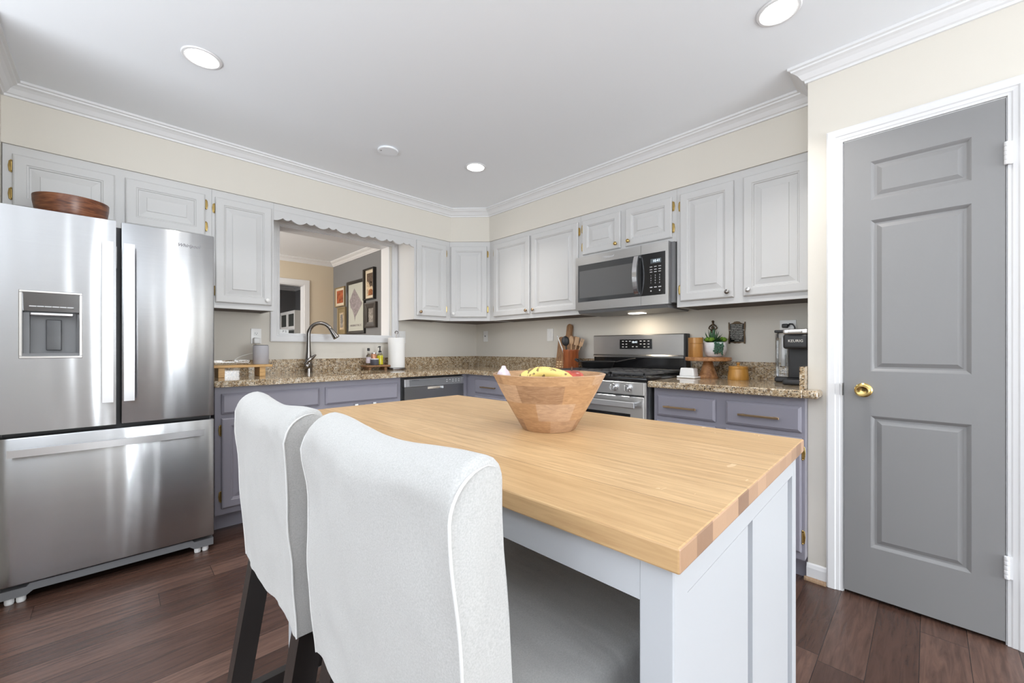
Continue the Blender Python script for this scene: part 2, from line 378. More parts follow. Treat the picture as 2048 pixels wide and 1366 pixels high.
    def text(s, body, size, mtx, ext=.0006, align='CENTER', shear=0, space=1.0, bold=0):
        cu = bpy.data.curves.new('t', 'FONT'); cu.body = body; cu.size = size; cu.extrude = ext; cu.align_x = align; cu.align_y = 'CENTER'
        cu.shear = shear; cu.offset = bold; cu.resolution_u = 2; cu.space_character = space
        o = bpy.data.objects.new('t', cu); COL.objects.link(o); dg = bpy.context.evaluated_depsgraph_get(); dg.update()
        me = bpy.data.meshes.new_from_object(o.evaluated_get(dg)); me.transform(mtx); s.bm.from_mesh(me)
        bpy.data.objects.remove(o); bpy.data.curves.remove(cu); bpy.data.meshes.remove(me); return s
    def xf(s, m): bmesh.ops.transform(s.bm, matrix=m, verts=s.bm.verts); return s
    def shift(s, x, y, z): return s.xf(Matrix.Translation((x, y, z)))
TXT = Matrix.Rotation(PI/2, 4, 'X')     # text upright, facing -y
def txt_at(x, y, z): return Matrix.Translation((x, y, z)) @ TXT

def link_mesh(name, b, m, smooth):
    me = bpy.data.meshes.new(name); bmesh.ops.recalc_face_normals(b.bm, faces=b.bm.faces)
    b.bm.to_mesh(me); b.bm.free(); me.materials.append(m)
    if smooth:
        for p in me.polygons: p.use_smooth = True
        try: me.set_sharp_from_angle(angle=math.radians(smooth if smooth is not True else 40))
        except Exception: pass
    o = bpy.data.objects.new(name, me); COL.objects.link(o); return o
FR = {'L': 0.0, 'W': 0.0, 'R': -PI/2}
class T:
    """a thing: an Empty at its base; parts are given in the frame's coordinates"""
    def __init__(s, name, label, cat, base=(0, 0, 0), frame='L', group=None, kind=None):
        s.base = Vector(base); s.rot = FR[frame] if isinstance(frame, str) else frame
        s.o = bpy.data.objects.new(name, None); COL.objects.link(s.o); s.o.empty_display_size = .05
        s.o.location = Matrix.Rotation(s.rot, 3, 'Z') @ s.base if isinstance(frame, str) else s.base
        s.o.rotation_euler = (0, 0, s.rot); s.local = not isinstance(frame, str)
        meta(s.o, label, cat, group, kind)
    def part(s, name, b, m, parent=None, smooth=False, label=None):
        if not s.local: b.shift(*(-s.base))
        o = link_mesh(name, b, M[m] if isinstance(m, str) else m, smooth); o.parent = parent or s.o
        if label: o['label'] = label
        return o
def meta(o, label, cat, group=None, kind=None):
    if label: o['label'] = label
    if cat: o['category'] = cat
    if group: o['group'] = group
    if kind: o['kind'] = kind
def solo(name, label, cat, b, m, base=(0, 0, 0), frame='L', group=None, smooth=False, kind=None):
    """a thing that is one mesh"""
    rot = FR[frame] if isinstance(frame, str) else frame
    if isinstance(frame, str): b.shift(-base[0], -base[1], -base[2])
    o = link_mesh(name, b, M[m], smooth); v = Vector(base)
    o.location = Matrix.Rotation(rot, 3, 'Z') @ v if isinstance(frame, str) else v
    o.rotation_euler = (0, 0, rot); meta(o, label, cat, group, kind); return o
def struct(name, b, m, parent=None, smooth=False):
    o = link_mesh(name, b, M[m], smooth)
    if parent: o.parent = parent
    else: o['kind'] = 'structure'
    return o

# ------------------------------------------------------------------ the room
CE = 2.45
struct('floor', B().box(-9.5, 0.3, -8.6, 6.5, -.05, 0), 'floor')
struct('ceiling', B().box(-9.5, 0.3, -8.6, 6.5, CE, CE+.05), 'ceiling')
OX0, OX1, OZ0, OZ1, WT = -2.01, -1.062, 1.222, 2.078, .155
b = B(); b.box(-9.4, OX0, 0, WT, 0, CE).box(OX1, .12, 0, WT, 0, CE).box(OX0, OX1, 0, WT, 0, OZ0).box(OX0, OX1, 0, WT, OZ1, CE)
struct('wall_back', b, 'wall')
struct('wall_right', B().box(0, .12, -3.9, 0, 0, CE), 'wall')
struct('wall_left', B().box(-3.46, -3.338, -1.0, 0, 0, CE), 'wall')
PX, PY = -.551, -3.177
DY0, DY1, DZ = -3.309, -3.788, 2.047     # pantry door opening
b = B(); b.box(PX, 0, PY-.02, PY, 0, CE)
b.box(PX, PX+.11, DY0, PY-.02, 0, CE).box(PX, PX+.11, -8.5, DY1, 0, CE).box(PX, PX+.11, DY1, DY0, DZ, CE)
struct('wall_pantry', b, 'wall')
# rear and far-left walls with their openings (behind the camera)
RY, LXX = -8.5, -9.4
b = B(); b.box(LXX, PX+.11, RY-.12, RY, 2.25, CE).box(LXX, PX+.11, RY-.12, RY, 0, .08)
for xa, xb in ((LXX, -2.56), (-2.14, -1.86), (-1.38, -1.24), (-.66, PX+.11)): b.box(xa, xb, RY-.12, RY, .08, 2.25)
struct('wall_rear', b, 'wall')
b = B(); b.box(LXX-.1, LXX, RY, -5.05, 0, CE).box(LXX-.1, LXX, -.95, WT, 0, CE).box(LXX-.1, LXX, -5.05, -.95, 0, .38).box(LXX-.1, LXX, -5.05, -.95, 2.32, CE)
struct('wall_far_left', b, 'wall')
# soffit (bulkhead) above the cabinets
SZ = 2.144; S = .33; DL = .594; DR = .602
b = B(); b.poly([(-3.338, 0), (-3.338, -S), (-DL, -S), (-S, -DR), (-S, PY), (0, PY), (0, 0)], SZ, CE, 'z'); struct('wall_soffit', b, 'wall')
# crown moulding, swept with mitred corners
CROWN = [(0, 0), (.010, 0), (.012, .010), (.020, .014), (.026, .022), (.034, .034), (.046, .044), (.058, .049), (.060, .056), (.070, .059), (.070, .072), (0, .072)]
def sweep(path, prof, z0, up=True, closed=False):
    """path = wall line seen with the room on its left-hand normal; prof = (out from wall, height)"""
    b = B(); n = len(path); P = [Vector(p) for p in path]; rings = []
    for i in range(n):
        d0 = (P[i]-P[i-1]).normalized() if i else None; d1 = (P[i+1]-P[i]).normalized() if i < n-1 else None
        n0 = Vector((d0.y, -d0.x)) if d0 else None; n1 = Vector((d1.y, -d1.x)) if d1 else None
        if n0 is None: m = n1
        elif n1 is None: m = n0
        else: m = (n0+n1)/(1+n0.dot(n1))
        rings.append([b._v((P[i].x+m.x*o, P[i].y+m.y*o, z0+h)) for o, h in prof])
    k = len(prof)
    for a, c in zip(rings, rings[1:]):
        for j in range(k): b.face([a[j], a[(j+1) % k], c[(j+1) % k], c[j]])
    b.face(rings[0][::-1]); b.face(rings[-1]); return b
struct('trim_1', sweep([(-3.338, -1.0), (-3.338, -S), (-DL, -S), (-S, -DR), (-S, PY), (PX, PY), (PX, -8.5)], CROWN, CE-.0705), 'trim')
# pass-through: jamb lining and casing
w1 = struct('window_1', B().box(OX0, OX0+.006, -.001, WT+.001, OZ0, OZ1).box(OX1-.006, OX1, -.001, WT+.001, OZ0, OZ1).box(OX0, OX1, -.001, WT+.001, OZ1-.006, OZ1).box(OX0, OX1, -.001, WT+.001, OZ0, OZ0+.006), 'trim')
CAS = [(0, 0), (0, -.018), (.008, -.020), (.045, -.020), (.050, -.016), (.056, -.016), (.062, -.011), (.068, -.011), (.068, 0)]
def casing_rect(b, x0, x1, z0, z1, wdt, y0=0.0, bottom=True):
    k = wdt/.068; ring = [[b._v((x, y0+y, z)) for x, z in ((x0+o*k, z0+o*k if bottom else z0), (x1-o*k, z0+o*k if bottom else z0), (x1-o*k, z1-o*k), (x0+o*k, z1-o*k))] for o, y in CAS]
    for a, c in zip(ring, ring[1:]):
        for i in range(4):
            if i == 0 and not bottom: continue
            b.face([a[i], a[(i+1) % 4], c[(i+1) % 4], c[i]])
    return b
struct('window_frame', casing_rect(B(), -2.066, -.975, 1.160, 2.143, .0655), 'trim', w1)

# ------------------------------------------------------------------ cabinet helpers (frame coordinates: x along the wall, -y into the room)
def raised(b, x0, x1, z0, z1, yb, t=.019, st=.055, field=.030):
    s2 = min(st, (z1-z0)*.24)
    return b.loops(x0, x1, z0, z1, [(0, 0), (0, -t+.006), (.002, -t+.003), (.007, -t), (s2-.010, -t), (s2-.006, -t+.004), (s2-.002, -t+.0045), (s2+.002, -t+.011), (s2+.007, -t+.0115), (s2+.007+field, -t+.005), (s2+.0085+field, -t+.001), (s2+.011+field, -t+.0005)], yb)
def slab(b, x0, x1, z0, z1, yb, t=.019):
    return b.loops(x0, x1, z0, z1, [(0, 0), (0, -t+.008), (.004, -t+.005), (.012, -t), (.016, -t)], yb)
def hinge(b, x, z, y, sgn=1, h=.056):
    b.rbox(x-.0065, x+.0065, y-.006, y, z-h/2, z+h/2, .0029, (1, 1, 2), lambda p: (x+(p[0]-x)*(1-.55*max(0, abs(p[2]-z)/(h/2)-.45)/.55), p[1], p[2]))
    b.tube([(x+sgn*.005, y-.007, z-h*.42), (x+sgn*.005, y-.007, z+h*.42)], .0042, 8)
    b.ball((x+sgn*.005, y-.007, z+h*.5), .0045, 8).ball((x+sgn*.005, y-.007, z-h*.5), .0045, 8); return b
def knob(b, x, z, y):
    return b.lathe([(.006, 0), (.006, -.008), (.010, -.012), (.0135, -.017), (.0135, -.021), (.010, -.0245), (0, -.0255)], (x, y, z), 18, 'y')
def pull(b, x0, x1, z, y):
    b.box(x0, x1, y-.032, y-.022, z-.005, z+.005, .001, 1)
    for x in (x0+.02, x1-.02): b.box(x-.005, x+.005, y-.023, y, z-.004, z+.004)
    return b
FD, ZU, ZT = -.320, 1.373, SZ-.001
def upper(name, label, frame, x0, x1, z0, doors, d=FD, group='painted wall cabinets'):
    """doors: (x0, x1, hinge side, knob side or None, knob material)"""
    t = T(name, label, 'cabinet', ((x0+x1)/2, -.001, z0), frame, group)
    b = B(); b.box(x0, x1, d+.019, -.001, z0+.028, ZT).box(x0, x1, d, d+.019, z0, ZT)
    b.box(x0, x0+.014, d+.019, -.001, z0, z0+.028).box(x1-.014, x1, d+.019, -.001, z0, z0+.028)
    t.part('body', b, 'cab')
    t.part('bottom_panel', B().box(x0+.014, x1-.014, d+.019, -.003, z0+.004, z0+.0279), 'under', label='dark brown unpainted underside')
    for (a, c, hs, ks, km) in doors:
        zb = 1.831 if z0 > 1.7 else 1.409
        dr = t.part('door', raised(B(), a, c, zb, 2.096, d), 'cab', smooth=False)
        hx = a-.010 if hs == 'l' else c+.010
        for hz in ((zb+.075, 2.096-.075) if z0 < 1.7 else (zb+.062, 2.096-.062)):
            t.part('hinge', hinge(B(), hx, hz, d, 1 if hs == 'l' else -1), 'brass', dr, True, 'brass hinge')
        if ks:
            kx = a+.030 if ks == 'l' else c-.030
            t.part('knob', knob(B(), kx, zb+.032, d-.019), km, dr, True)
    return t
upper('wall_cabinet', 'short two-door pale grey cabinet above the fridge', 'L', -3.335, -2.479, 1.80, [(-3.301, -2.930, 'l', None, ''), (-2.886, -2.515, 'r', None, '')])
upper('wall_cabinet', 'tall single-door pale grey cabinet with white knob between fridge and pass-through', 'L', -2.478, -2.120, ZU, [(-2.461, -2.136, 'l', 'r', 'white')])
upper('wall_cabinet', 'single-door pale grey cabinet with brass knob right of the pass-through', 'L', -.987, -.595, ZU, [(-.967, -.643, 'r', 'l', 'bronze')])
upper('wall_cabinet', 'wide two-door pale grey cabinet between corner cabinet and microwave', 'R', .603, 1.679, ZU, [(.669, 1.139, 'l', 'r', 'bronze'), (1.163, 1.661, 'r', 'l', 'bronze')])
upper('wall_cabinet', 'short two-door pale grey cabinet above the microwave', 'R', 1.680, 2.440, 1.802, [(1.703, 2.034, 'l', 'r', 'brass'), (2.075, 2.412, 'r', 'l', 'brass')])
upper('wall_cabinet', 'wide two-door pale grey cabinet right of the microwave above the coffee maker', 'R', 2.441, 3.174, ZU, [(2.466, 2.782, 'l', 'r', 'nickel'), (2.833, 3.150, 'r', 'l', 'handle')])
# diagonal corner cabinet
P0, P1 = Vector((-.594, -.320)), Vector((-.320, -.602)); dv = (P1-P0); DW_ = dv.length; ang = math.atan2(dv.y, dv.x)
t = T('corner_wall_cabinet', 'pale grey corner cabinet set diagonally between the two walls', 'cabinet', (P0.x, P0.y, 0), ang, 'painted wall cabinets')
inv = Matrix.Rotation(-ang, 4, 'Z') @ Matrix.Translation((-P0.x, -P0.y, 0))
b = B(); b.poly([(-.594, -.002), (-.594, -.320), (-.320, -.602), (-.002, -.602), (-.002, -.002)], ZU+.028, ZT, 'z').xf(inv)
b.box(0, DW_, 0, .019, ZU, ZU+.03); t.part('body', b, 'cab')
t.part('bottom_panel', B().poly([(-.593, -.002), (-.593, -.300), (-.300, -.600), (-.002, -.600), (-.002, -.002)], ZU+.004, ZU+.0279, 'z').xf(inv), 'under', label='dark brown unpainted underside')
dr = t.part('door', raised(B(), .012, DW_-.030, 1.409, 2.096, 0), 'cab', smooth=False)
for hz in (1.484, 2.02): t.part('hinge', hinge(B(), DW_-.019, hz, 0, -1), 'brass', dr, True, 'brass hinge')
t.part('knob', knob(B(), .040, 1.441, -.019), 'white', dr, True)
# scalloped valance over the pass-through
x0, x1 = -2.1195, -.9875; n = 280; pts = [(x0, 2.142)]
N_SC = 7
for i in range(n+1):
    x = x0+(x1-x0)*i/n; f = ((i/n)*N_SC+.30) % 1
    z = 2.048-.024*math.sin(PI*f/.66)**.9 if f < .66 else 2.048-.013*math.sin(PI*(f-.66)/.34)**.9
    pts.append((x, z))
pts.append((x1, 2.142))
solo('scalloped_valance', 'white scalloped wooden valance board above the kitchen pass-through', 'valance', B().poly(pts, -.320, -.301, 'y').box(x0, x1, -.322, -.320, 2.094, 2.142), 'cab', (-1.55, -.31, 2.02))

# ------------------------------------------------------------------ base cabinets
BF, BT = -.612, .8755
def basecab(label, frame, x0, x1, fronts, doors, group='purple-grey base cabinets', pulls=True, kick=True):
    t = T('base_cabinet', label, 'cabinet', ((x0+x1)/2, -.3, 0), frame, group)
    t.part('body', B().box(x0, x1, BF, BF+.020, .108, BT).box(x0, x0+.018, BF+.020, -.022, .108, BT).box(x1-.018, x1, BF+.020, -.022, .108, BT).box(x0+.018, x1-.018, -.032, -.022, .108, BT).box(x0+.018, x1-.018, BF+.020, -.032, .108, .126), 'base')
    t.part('toe_kick', B().box(x0, x1, BF+.075, -.022, .0, .108), 'base')
    for (a, c, hp) in fronts:
        d = t.part('drawer', slab(B(), a, c, .711, .833, BF), 'base', smooth=False)
        if hp: t.part('handle', pull(B(), hp[0], hp[1], .770, BF-.019), 'bronze', d, label='slim bronze bar handle')
    for (a, c, hs) in doors:
        d = t.part('door', raised(B(), a, c, .146, .686, BF), 'base', smooth=False)
        hx = a-.009 if hs == 'l' else c+.009
        for hz in (.218, .614): t.part('hinge', hinge(B(), hx, hz, BF, 1 if hs == 'l' else -1, .06), 'brass', d, True, 'brass hinge')
    return t
tb = basecab('long purple-grey sink base cabinet left of the dishwasher', 'L', -2.505, -1.288, [(-2.473, -1.914, None), (-1.872, -1.316, None)],
             [(-2.473, -2.205, 'l'), (-2.182, -1.914, 'r'), (-1.872, -1.605, 'l'), (-1.583, -1.316, 'r')])
for cx in (-1.655, -1.515): tb.part('child_catch', B().box(cx-.012, cx+.012, BF-.026, BF-.019, .680, .697, .002, 1), 'catch', label='small white plastic catch')
basecab('purple-grey corner base cabinet with drawer left of the stove', 'R', .61, 1.636, [(.745, 1.150, (.853, 1.04)), (1.19, 1.60, (1.30, 1.49))], [(.745, 1.150, 'l'), (1.19, 1.60, 'r')])
basecab('purple-grey base cabinet with two drawers between stove and pantry wall', 'R', 2.430, 3.176, [(2.453, 2.781, (2.505, 2.690)), (2.833, 3.164, (2.900, 3.081))], [(2.453, 2.781, 'l'), (2.833, 3.164, 'r')])
solo('cabinet_filler', 'narrow purple-grey filler strip in the corner beside the dishwasher', 'filler panel', B().box(-.664, -.6125, -.612, -.55, .108, BT), 'base', (-.64, -.58, .108))
# countertops with a sink cut-out
CT0, CT1 = .8765, .914
SX0, SX1, SY0, SY1 = -1.80, -1.325, -.16, -.555
b = B(); L0 = -2.512
fy, fx = -.656, -.668
b.box(L0, SX0, fy, -.001, CT0, CT1).box(SX1, fx, fy, -.001, CT0, CT1).box(SX0, SX1, SY0, -.001, CT0, CT1).box(SX0, SX1, fy, SY1, CT0, CT1)
b.box(fx, -.001, -1.638, -.001, CT0, CT1)
top1 = solo('granite_countertop', 'L-shaped speckled granite worktop running under the pass-through to the stove', 'countertop', b, 'granite', (-1.3, -.33, CT0), group='granite worktops')
bs = B().box(L0, -.001, -.021, -.0005, CT1, 1.0205).box(-.021, -.0005, -1.638, -.021, CT1, 1.0205)
o = link_mesh('backsplash', bs.shift(1.3, .33, -CT0), M['granite'], False); o.parent = top1
o = link_mesh('sink_basin', B().box(SX0-.004, SX0, SY1, SY0, .72, CT0).box(SX1, SX1+.004, SY1, SY0, .72, CT0).box(SX0, SX1, SY0, SY0+.004, .72, CT0).box(SX0, SX1, SY1-.004, SY1, .72, CT0).box(SX0, SX1, SY1, SY0, .716, .72).shift(1.3, .33, -CT0), M['granite'], False); o.parent = top1
b = B().box(2.416, 3.1755, -.672, -.001, CT0, CT1, .006, 3).box(3.170, 3.235, -.672, -.552, CT0, CT1, .012, 3)
t = T('granite_countertop', 'short speckled granite worktop between the stove and the pantry wall', 'countertop', (2.8, -.33, CT0), 'R', 'granite worktops')
t.part('slab', b, 'granite')
t.part('backsplash', B().box(2.416, 3.155, -.021, -.0005, CT1, 1.0205), 'granite')
t.part('side_splash', B().box(3.155, 3.1755, -.615, -.0005, CT1, 1.0205), 'granite')

# ------------------------------------------------------------------ fridge
FX0, FX1, FY = -3.292, -2.540, -.840
t = T('refrigerator', 'stainless steel French-door refrigerator with water dispenser and bottom freezer drawer', 'refrigerator', ((FX0+FX1)/2, -.45, 0), 'L')
t.part('body', B().box(FX0+.004, FX1-.004, -.758, -.05, .055, 1.700, .004, 1), 'plasticgrey')
for xa in (FX0+.01, FX1-.09): t.part('hinge_cover', B().box(xa, xa+.08, -.765, -.66, 1.700, 1.722, .004, 1), 'plasticgrey')
t.part('gasket', B().box(FX0+.012, FX1-.012, -.772, -.758, .085, 1.705), 'blackmatte')
DX0, DX1, DZ0, DZ1 = -3.224, -3.040, 1.066, 1.360
gx = -2.917
b = B(); yb = -.772
b.box(FX0, DX0, FY, yb, .741, 1.722).box(DX1, gx-.009, FY, yb, .741, 1.722).box(DX0, DX1, FY, yb, .741, DZ0).box(DX0, DX1, FY, yb, DZ1, 1.722).box(DX0, DX1, yb-.012, yb, DZ0, DZ1)
dl = t.part('door', b, 'steel')
b = B(); fr = .008
for a in ((DX0-.003, DX1+.003, DZ0-.003, DZ0+fr), (DX0-.003, DX1+.003, DZ1-fr, DZ1+.003)): b.box(a[0], a[1], FY-.004, FY+.012, a[2], a[3], .002, 1)
for a in ((DX0-.003, DX0+fr), (DX1-fr, DX1+.003)): b.box(a[0], a[1], FY-.004, FY+.012, DZ0+fr, DZ1-fr, .002, 1)
t.part('dispenser_frame', b, 'chrome', dl, label='bright metal dispenser surround')
t.part('control_panel', B().poly([(FY+.001, DZ1-fr), (FY+.012, 1.272), (FY+.05, 1.272), (FY+.05, DZ1-fr)], DX0+fr, DX1-fr, 'x'), 'steeldark', dl, label='smoky mirror control panel')
b = B()
for i in range(6):
    xx = DX0+.026+i*.0225; b.box(xx, xx+.0205, FY+.0035, FY+.010, 1.291, 1.295)
t.part('button_strip', b, 'print', dl)
b = B().box(DX0+fr, DX1-fr, yb-.018, yb-.012, DZ0+.020, 1.272).box(DX0+fr, DX0+.026, FY+.018, yb-.012, DZ0+.018, 1.265).box(DX1-.014, DX1-fr, FY+.018, yb-.012, DZ0+.018, 1.265)
t.part('dispenser_recess', b, 'plasticgrey', dl)
t.part('paddle', B().rbox(-3.152, -3.104, FY+.034, yb-.017, 1.098, 1.238, .005, (2, 1, 3)), 'plasticdark', dl, True)
t.part('nozzle_bar', B().rbox(-3.196, -3.066, FY+.002, FY+.030, 1.252, 1.266, .005, (4, 1, 1)), 'handle', dl, True)
t.part('drip_tray', B().box(DX0+fr, DX1-fr, FY+.003, yb-.012, DZ0+fr, DZ0+.020), 'plasticgrey', dl)
def vhandle(x0, x1, z0, z1):
    b = B(); n = 14; out = []; inn = []
    for i in range(n+1):
        u = i/n; z = z0+(z1-z0)*u; bow = .008*math.sin(PI*u); out.append((FY-.040-bow, z)); inn.append((FY-.030-bow, z))
    b.poly(out+inn[::-1], x0, x1, 'x')
    for z in (z0+.035, z1-.035): b.box(x0+.008, x1-.008, FY-.034, FY, z-.020, z+.020, .003, 1)
    return b
t.part('handle', vhandle(-2.973, -2.935, .852, 1.612), 'handle', dl, label='flat bright handle')
dr_ = t.part('door', B().box(gx+.009, FX1, FY, yb, .741, 1.722, .006, 2), 'steel', smooth=40)
t.part('handle', vhandle(-2.899, -2.861, .854, 1.612), 'handle', dr_, label='flat bright handle')
t.part('badge', B().text('Whirlpool', .0225, txt_at(-2.650, FY-.0006, 1.650), .0004, shear=.35, bold=.0005), 'logogrey', dr_)
t.part('energy_sticker', B().box(gx-.0075, gx-.0065, FY+.004, FY+.05, 1.50, 1.60), 'print')
dw = t.part('freezer_drawer', B().box(FX0, FX1, FY, yb, .086, .722, .006, 2), 'steel', smooth=40)
b = B(); n = 18; out = []; inn = []
for i in range(n+1):
    u = i/n; x = -3.256+(.668)*u; bow = .012*math.sin(PI*u); out.append((x, FY-.036-bow)); inn.append((x, FY-.026-bow))
b.poly(out+inn[::-1], .643, .675, 'z')
for x in (-3.21, -2.634): b.box(x-.022, x+.022, FY-.032, FY, .650, .668, .003, 1)
t.part('handle', b, 'handle', dw, label='flat bright handle')
b = B().poly([(FX0+.002, .030), (FX0+.085, .030), (FX0+.105, .046), (FX1-.105, .046), (FX1-.085, .030), (FX1-.002, .030), (FX1-.002, .066), (FX1-.085, .066), (FX1-.095, .078), (FX0+.095, .078), (FX0+.085, .066), (FX0+.002, .066)], -.826, -.76, 'y')
t.part('kick_grille', b, 'plasticgrey')
for x in (FX0+.035, FX0+.068, FX1-.068, FX1-.035): t.part('foot', B().lathe([(.013, 0), (.015, .006), (.015, .031)], (x, -.80, 0), 16), 'white')

# ------------------------------------------------------------------ dishwasher
X0, X1 = -1.285, -.666
t = T('dishwasher', 'stainless steel dishwasher with pocket handle under the granite worktop', 'dishwasher', ((X0+X1)/2, -.3, 0), 'L')
t.part('tub_frame', B().box(X0, X1, -.600, -.03, .10, .868), 'blackmatte')
t.part('toe_kick', B().box(X0, X1, -.54, -.5, .0, .10), 'blackmatte')
hx0, hx1, hz0, hz1 = -1.045, -.885, .757, .790
b = B().box(X0+.022, X1, -.634, -.600, .12, hz0).box(X0+.022, hx0, -.634, -.600, hz0, hz1).box(hx1, X1, -.634, -.600, hz0, hz1).box(hx0, hx1, -.608, -.600, hz0, hz1)
d = t.part('door', b, 'steelmid')
b = B(); pr = [(-.634, hz0), (-.618, hz0), (-.606, hz1)]
b.poly([(-.634, hz0-.001), (-.612, hz0+.006), (-.606, hz1), (-.602, hz1), (-.602, hz0-.001)], hx0, hx1, 'x')
t.part('pocket_handle', b, 'chrome', d)
t.part('control_panel', B().box(X0+.022, X1, -.638, -.600, .791, .857, .003, 1), 'handle', d)
t.part('control_strip', B().box(X0+.065, X1-.035, -.6395, -.637, .798, .850), 'plasticgrey', d)
b = B().text('WHIRLPOOL', .012, txt_at(-1.165, -.6398, .8435), .0003)
t.part('badge', b, 'ink', d)
b = B()
for i in range(5):
    for j in range(2):
        if (i, j) != (1, 0): b.box(-.86+i*.032, -.86+i*.032+.012, -.6404, -.6393, .815+j*.016, .821+j*.016)
t.part('control_marks', b, 'print', d)

# ------------------------------------------------------------------ range
X0, X1 = 1.643, 2.407; XM = (X0+X1)/2
t = T('gas_range', 'stainless steel gas range with black cast grates and digital backguard', 'stove', (XM, -.35, 0), 'R')
t.part('body', B().box(X0, X1, -.640, -.03, .04, .905), 'plasticdark')
for xa in (X0-.001, X1-.012): t.part('side_trim', B().box(xa, xa+.013, -.668, -.640, .10, .90), 'steelflat')
t.part('cooktop', B().box(X0-.003, X1+.003, -.668, -.08, .905, .930, .008, 2).box(X0, X1, -.664, -.64, .898, .908), 'black', smooth=30)
cp = t.part('control_panel', B().box(X0+.012, X1-.012, -.672, -.640, .822, .900, .003, 1), 'steelflat')
for kx in (1.762, 1.857, 2.025, 2.193, 2.288):
    k = t.part('knob', B().lathe([(.024, 0), (.024, -.006), (.020, -.010), (.018, -.030), (.016, -.034), (0, -.034)], (kx, -.672, .863), 24, 'y').box(kx-.0045, kx+.0045, -.714, -.700, .845, .881, .002, 1), 'chrome', cp, 35)
od = t.part('oven_door', B().box(X0+.012, X1-.012, -.676, -.640, .26, .812, .004, 1), 'steelflat')
t.part('window', B().box(X0+.10, X1-.10, -.6775, -.674, .36, .705), 'black', od, label='black oven window')
b = B().box(X0+.045, X1-.045, -.735, -.720, .748, .786, .004, 2)
for x in (X0+.07, X1-.07): b.box(x-.015, x+.015, -.722, -.676, .755, .779, .003, 1)
t.part('handle', b, 'handle', od)
t.part('storage_drawer', B().box(X0+.012, X1-.012, -.672, -.640, .05, .252, .004, 1), 'steelflat')
# backguard
b = B().poly([(-.030, .93), (-.030, 1.212), (-.085, 1.212), (-.095, 1.206), (-.088, 1.058), (-.100, 1.040), (-.085, 1.036), (-.085, .93)], X0, X1-.003, 'x')
bg = t.part('backguard', B().poly([(-.030, 1.038), (-.030, 1.212), (-.085, 1.212), (-.094, 1.206), (-.088, 1.060), (-.098, 1.050), (-.096, 1.038)], X0, X1-.018, 'x'), 'steelflat')
t.part('end_cap', B().box(X1-.018, X1+.001, -.096, -.03, .93, 1.211, .003, 1), 'blackmatte', bg)
t.part('rear_panel', B().box(X0, X1-.018, -.084, -.03, .93, 1.038), 'black', bg)
dx = XM-.005
t.part('display', B().box(dx-.133, dx+.133, -.0945, -.086, 1.103, 1.176).xf(Matrix.Identity(4)), 'black', bg, label='black control display')
b = B().text('10:41', .022, txt_at(dx-.005, -.0950, 1.154), .0003)
t.part('clock_digits', b, 'digit', bg, label='pale lit clock digits')
b = B()
for xx, zz in ((-.105, 1.162), (-.075, 1.162), (-.045, 1.162), (-.105, 1.140), (-.075, 1.140), (-.105, 1.118), (-.075, 1.118), (-.02, 1.120), (.012, 1.120), (.045, 1.162), (.075, 1.162), (.108, 1.162), (.045, 1.140), (.075, 1.140), (.108, 1.140), (.075, 1.118), (.108, 1.118)):
    b.box(dx+xx-.007, dx+xx+.007, -.0951, -.0944, zz-.003, zz+.003)
t.part('button_marks', b, 'print', bg)
# grates: three cast sections
def grate(x0, x1):
    b = B(); y0, y1, zt, zb = -.645, -.105, .957, .931
    for x in (x0, x1-.012): b.box(x, x+.012, y0, y1, zt-.014, zt, .002, 1)
    for y in (y0, (y0+y1)/2-.006, y1-.012): b.box(x0, x1, y, y+.012, zt-.014, zt, .002, 1)
    n = 4
    for k in range(1, n): x = x0+(x1-x0)*k/n; b.box(x-.005, x+.005, y0+.03, y1-.03, zt-.010, zt-.001)
    for y in (y0+.09, y0+.18, y1-.09, y1-.18): b.box(x0+.01, x1-.01, y-.005, y+.005, zt-.010, zt-.001)
    for x in (x0+.006, x1-.006):
        for y in (y0+.01, y1-.01): b.box(x-.006, x+.006, y-.006, y+.006, zb-.002, zt-.01)
    return b
for a in (X0+.02, X0+.263, X0+.506): t.part('burner_grate', grate(a, a+.237), 'grate')
for (bx, by) in ((X0+.14, -.50), (X0+.14, -.24), (XM, -.37), (X1-.14, -.50), (X1-.14, -.24)):
    t.part('burner', B().lathe([(.045, .929), (.045, .936), (.030, .938), (.030, .944), (0, .945)], (bx, by, 0), 20), 'iron', smooth=30)

# ------------------------------------------------------------------ microwave
X0, X1 = 1.6815, 2.4385; Z0, Z1 = 1.395, 1.800; YF = -.392
mx0, mx1 = 1.668, 2.414
t = T('microwave', 'stainless steel over-the-range microwave with curved handle', 'microwave', ((X0+X1)/2, -.2, Z0), 'R')
X0, X1 = 1.683, 2.437
t.part('body', B().box(X0, X1-.022, -.345, -.005, Z0, Z1), 'plasticdark')
t.part('side_vent', B().box(X1-.022, X1-.002, -.345, -.20, Z0+.01, Z1), 'plasticgrey')
X1 = 2.416; xs = 2.226
wx0, wx1, wz0, wz1 = X0+.022, X1-.020, 1.458, 1.738
b = B().box(X0-.002, xs-.0008, YF, -.345, wz1, Z1).box(X0-.002, xs-.0008, YF, -.345, Z0, wz0).box(X0-.002, wx0, YF, -.345, wz0, wz1)
d = t.part('door', b, 'steelflat')
t.part('fascia', B().box(xs+.0008, X1, YF, -.345, wz1, Z1).box(xs+.0008, X1, YF, -.345, Z0, wz0).box(wx1, X1, YF, -.345, wz0, wz1), 'steelflat')
t.part('door_glass', B().box(wx0, xs, YF+.0025, -.345, wz0, wz1), 'mwglass', d, label='dark tinted glass')
t.part('window', B().box(wx0+.012, xs-.055, YF+.0015, YF+.004, wz0+.030, wz1-.045), 'mwmesh', d)
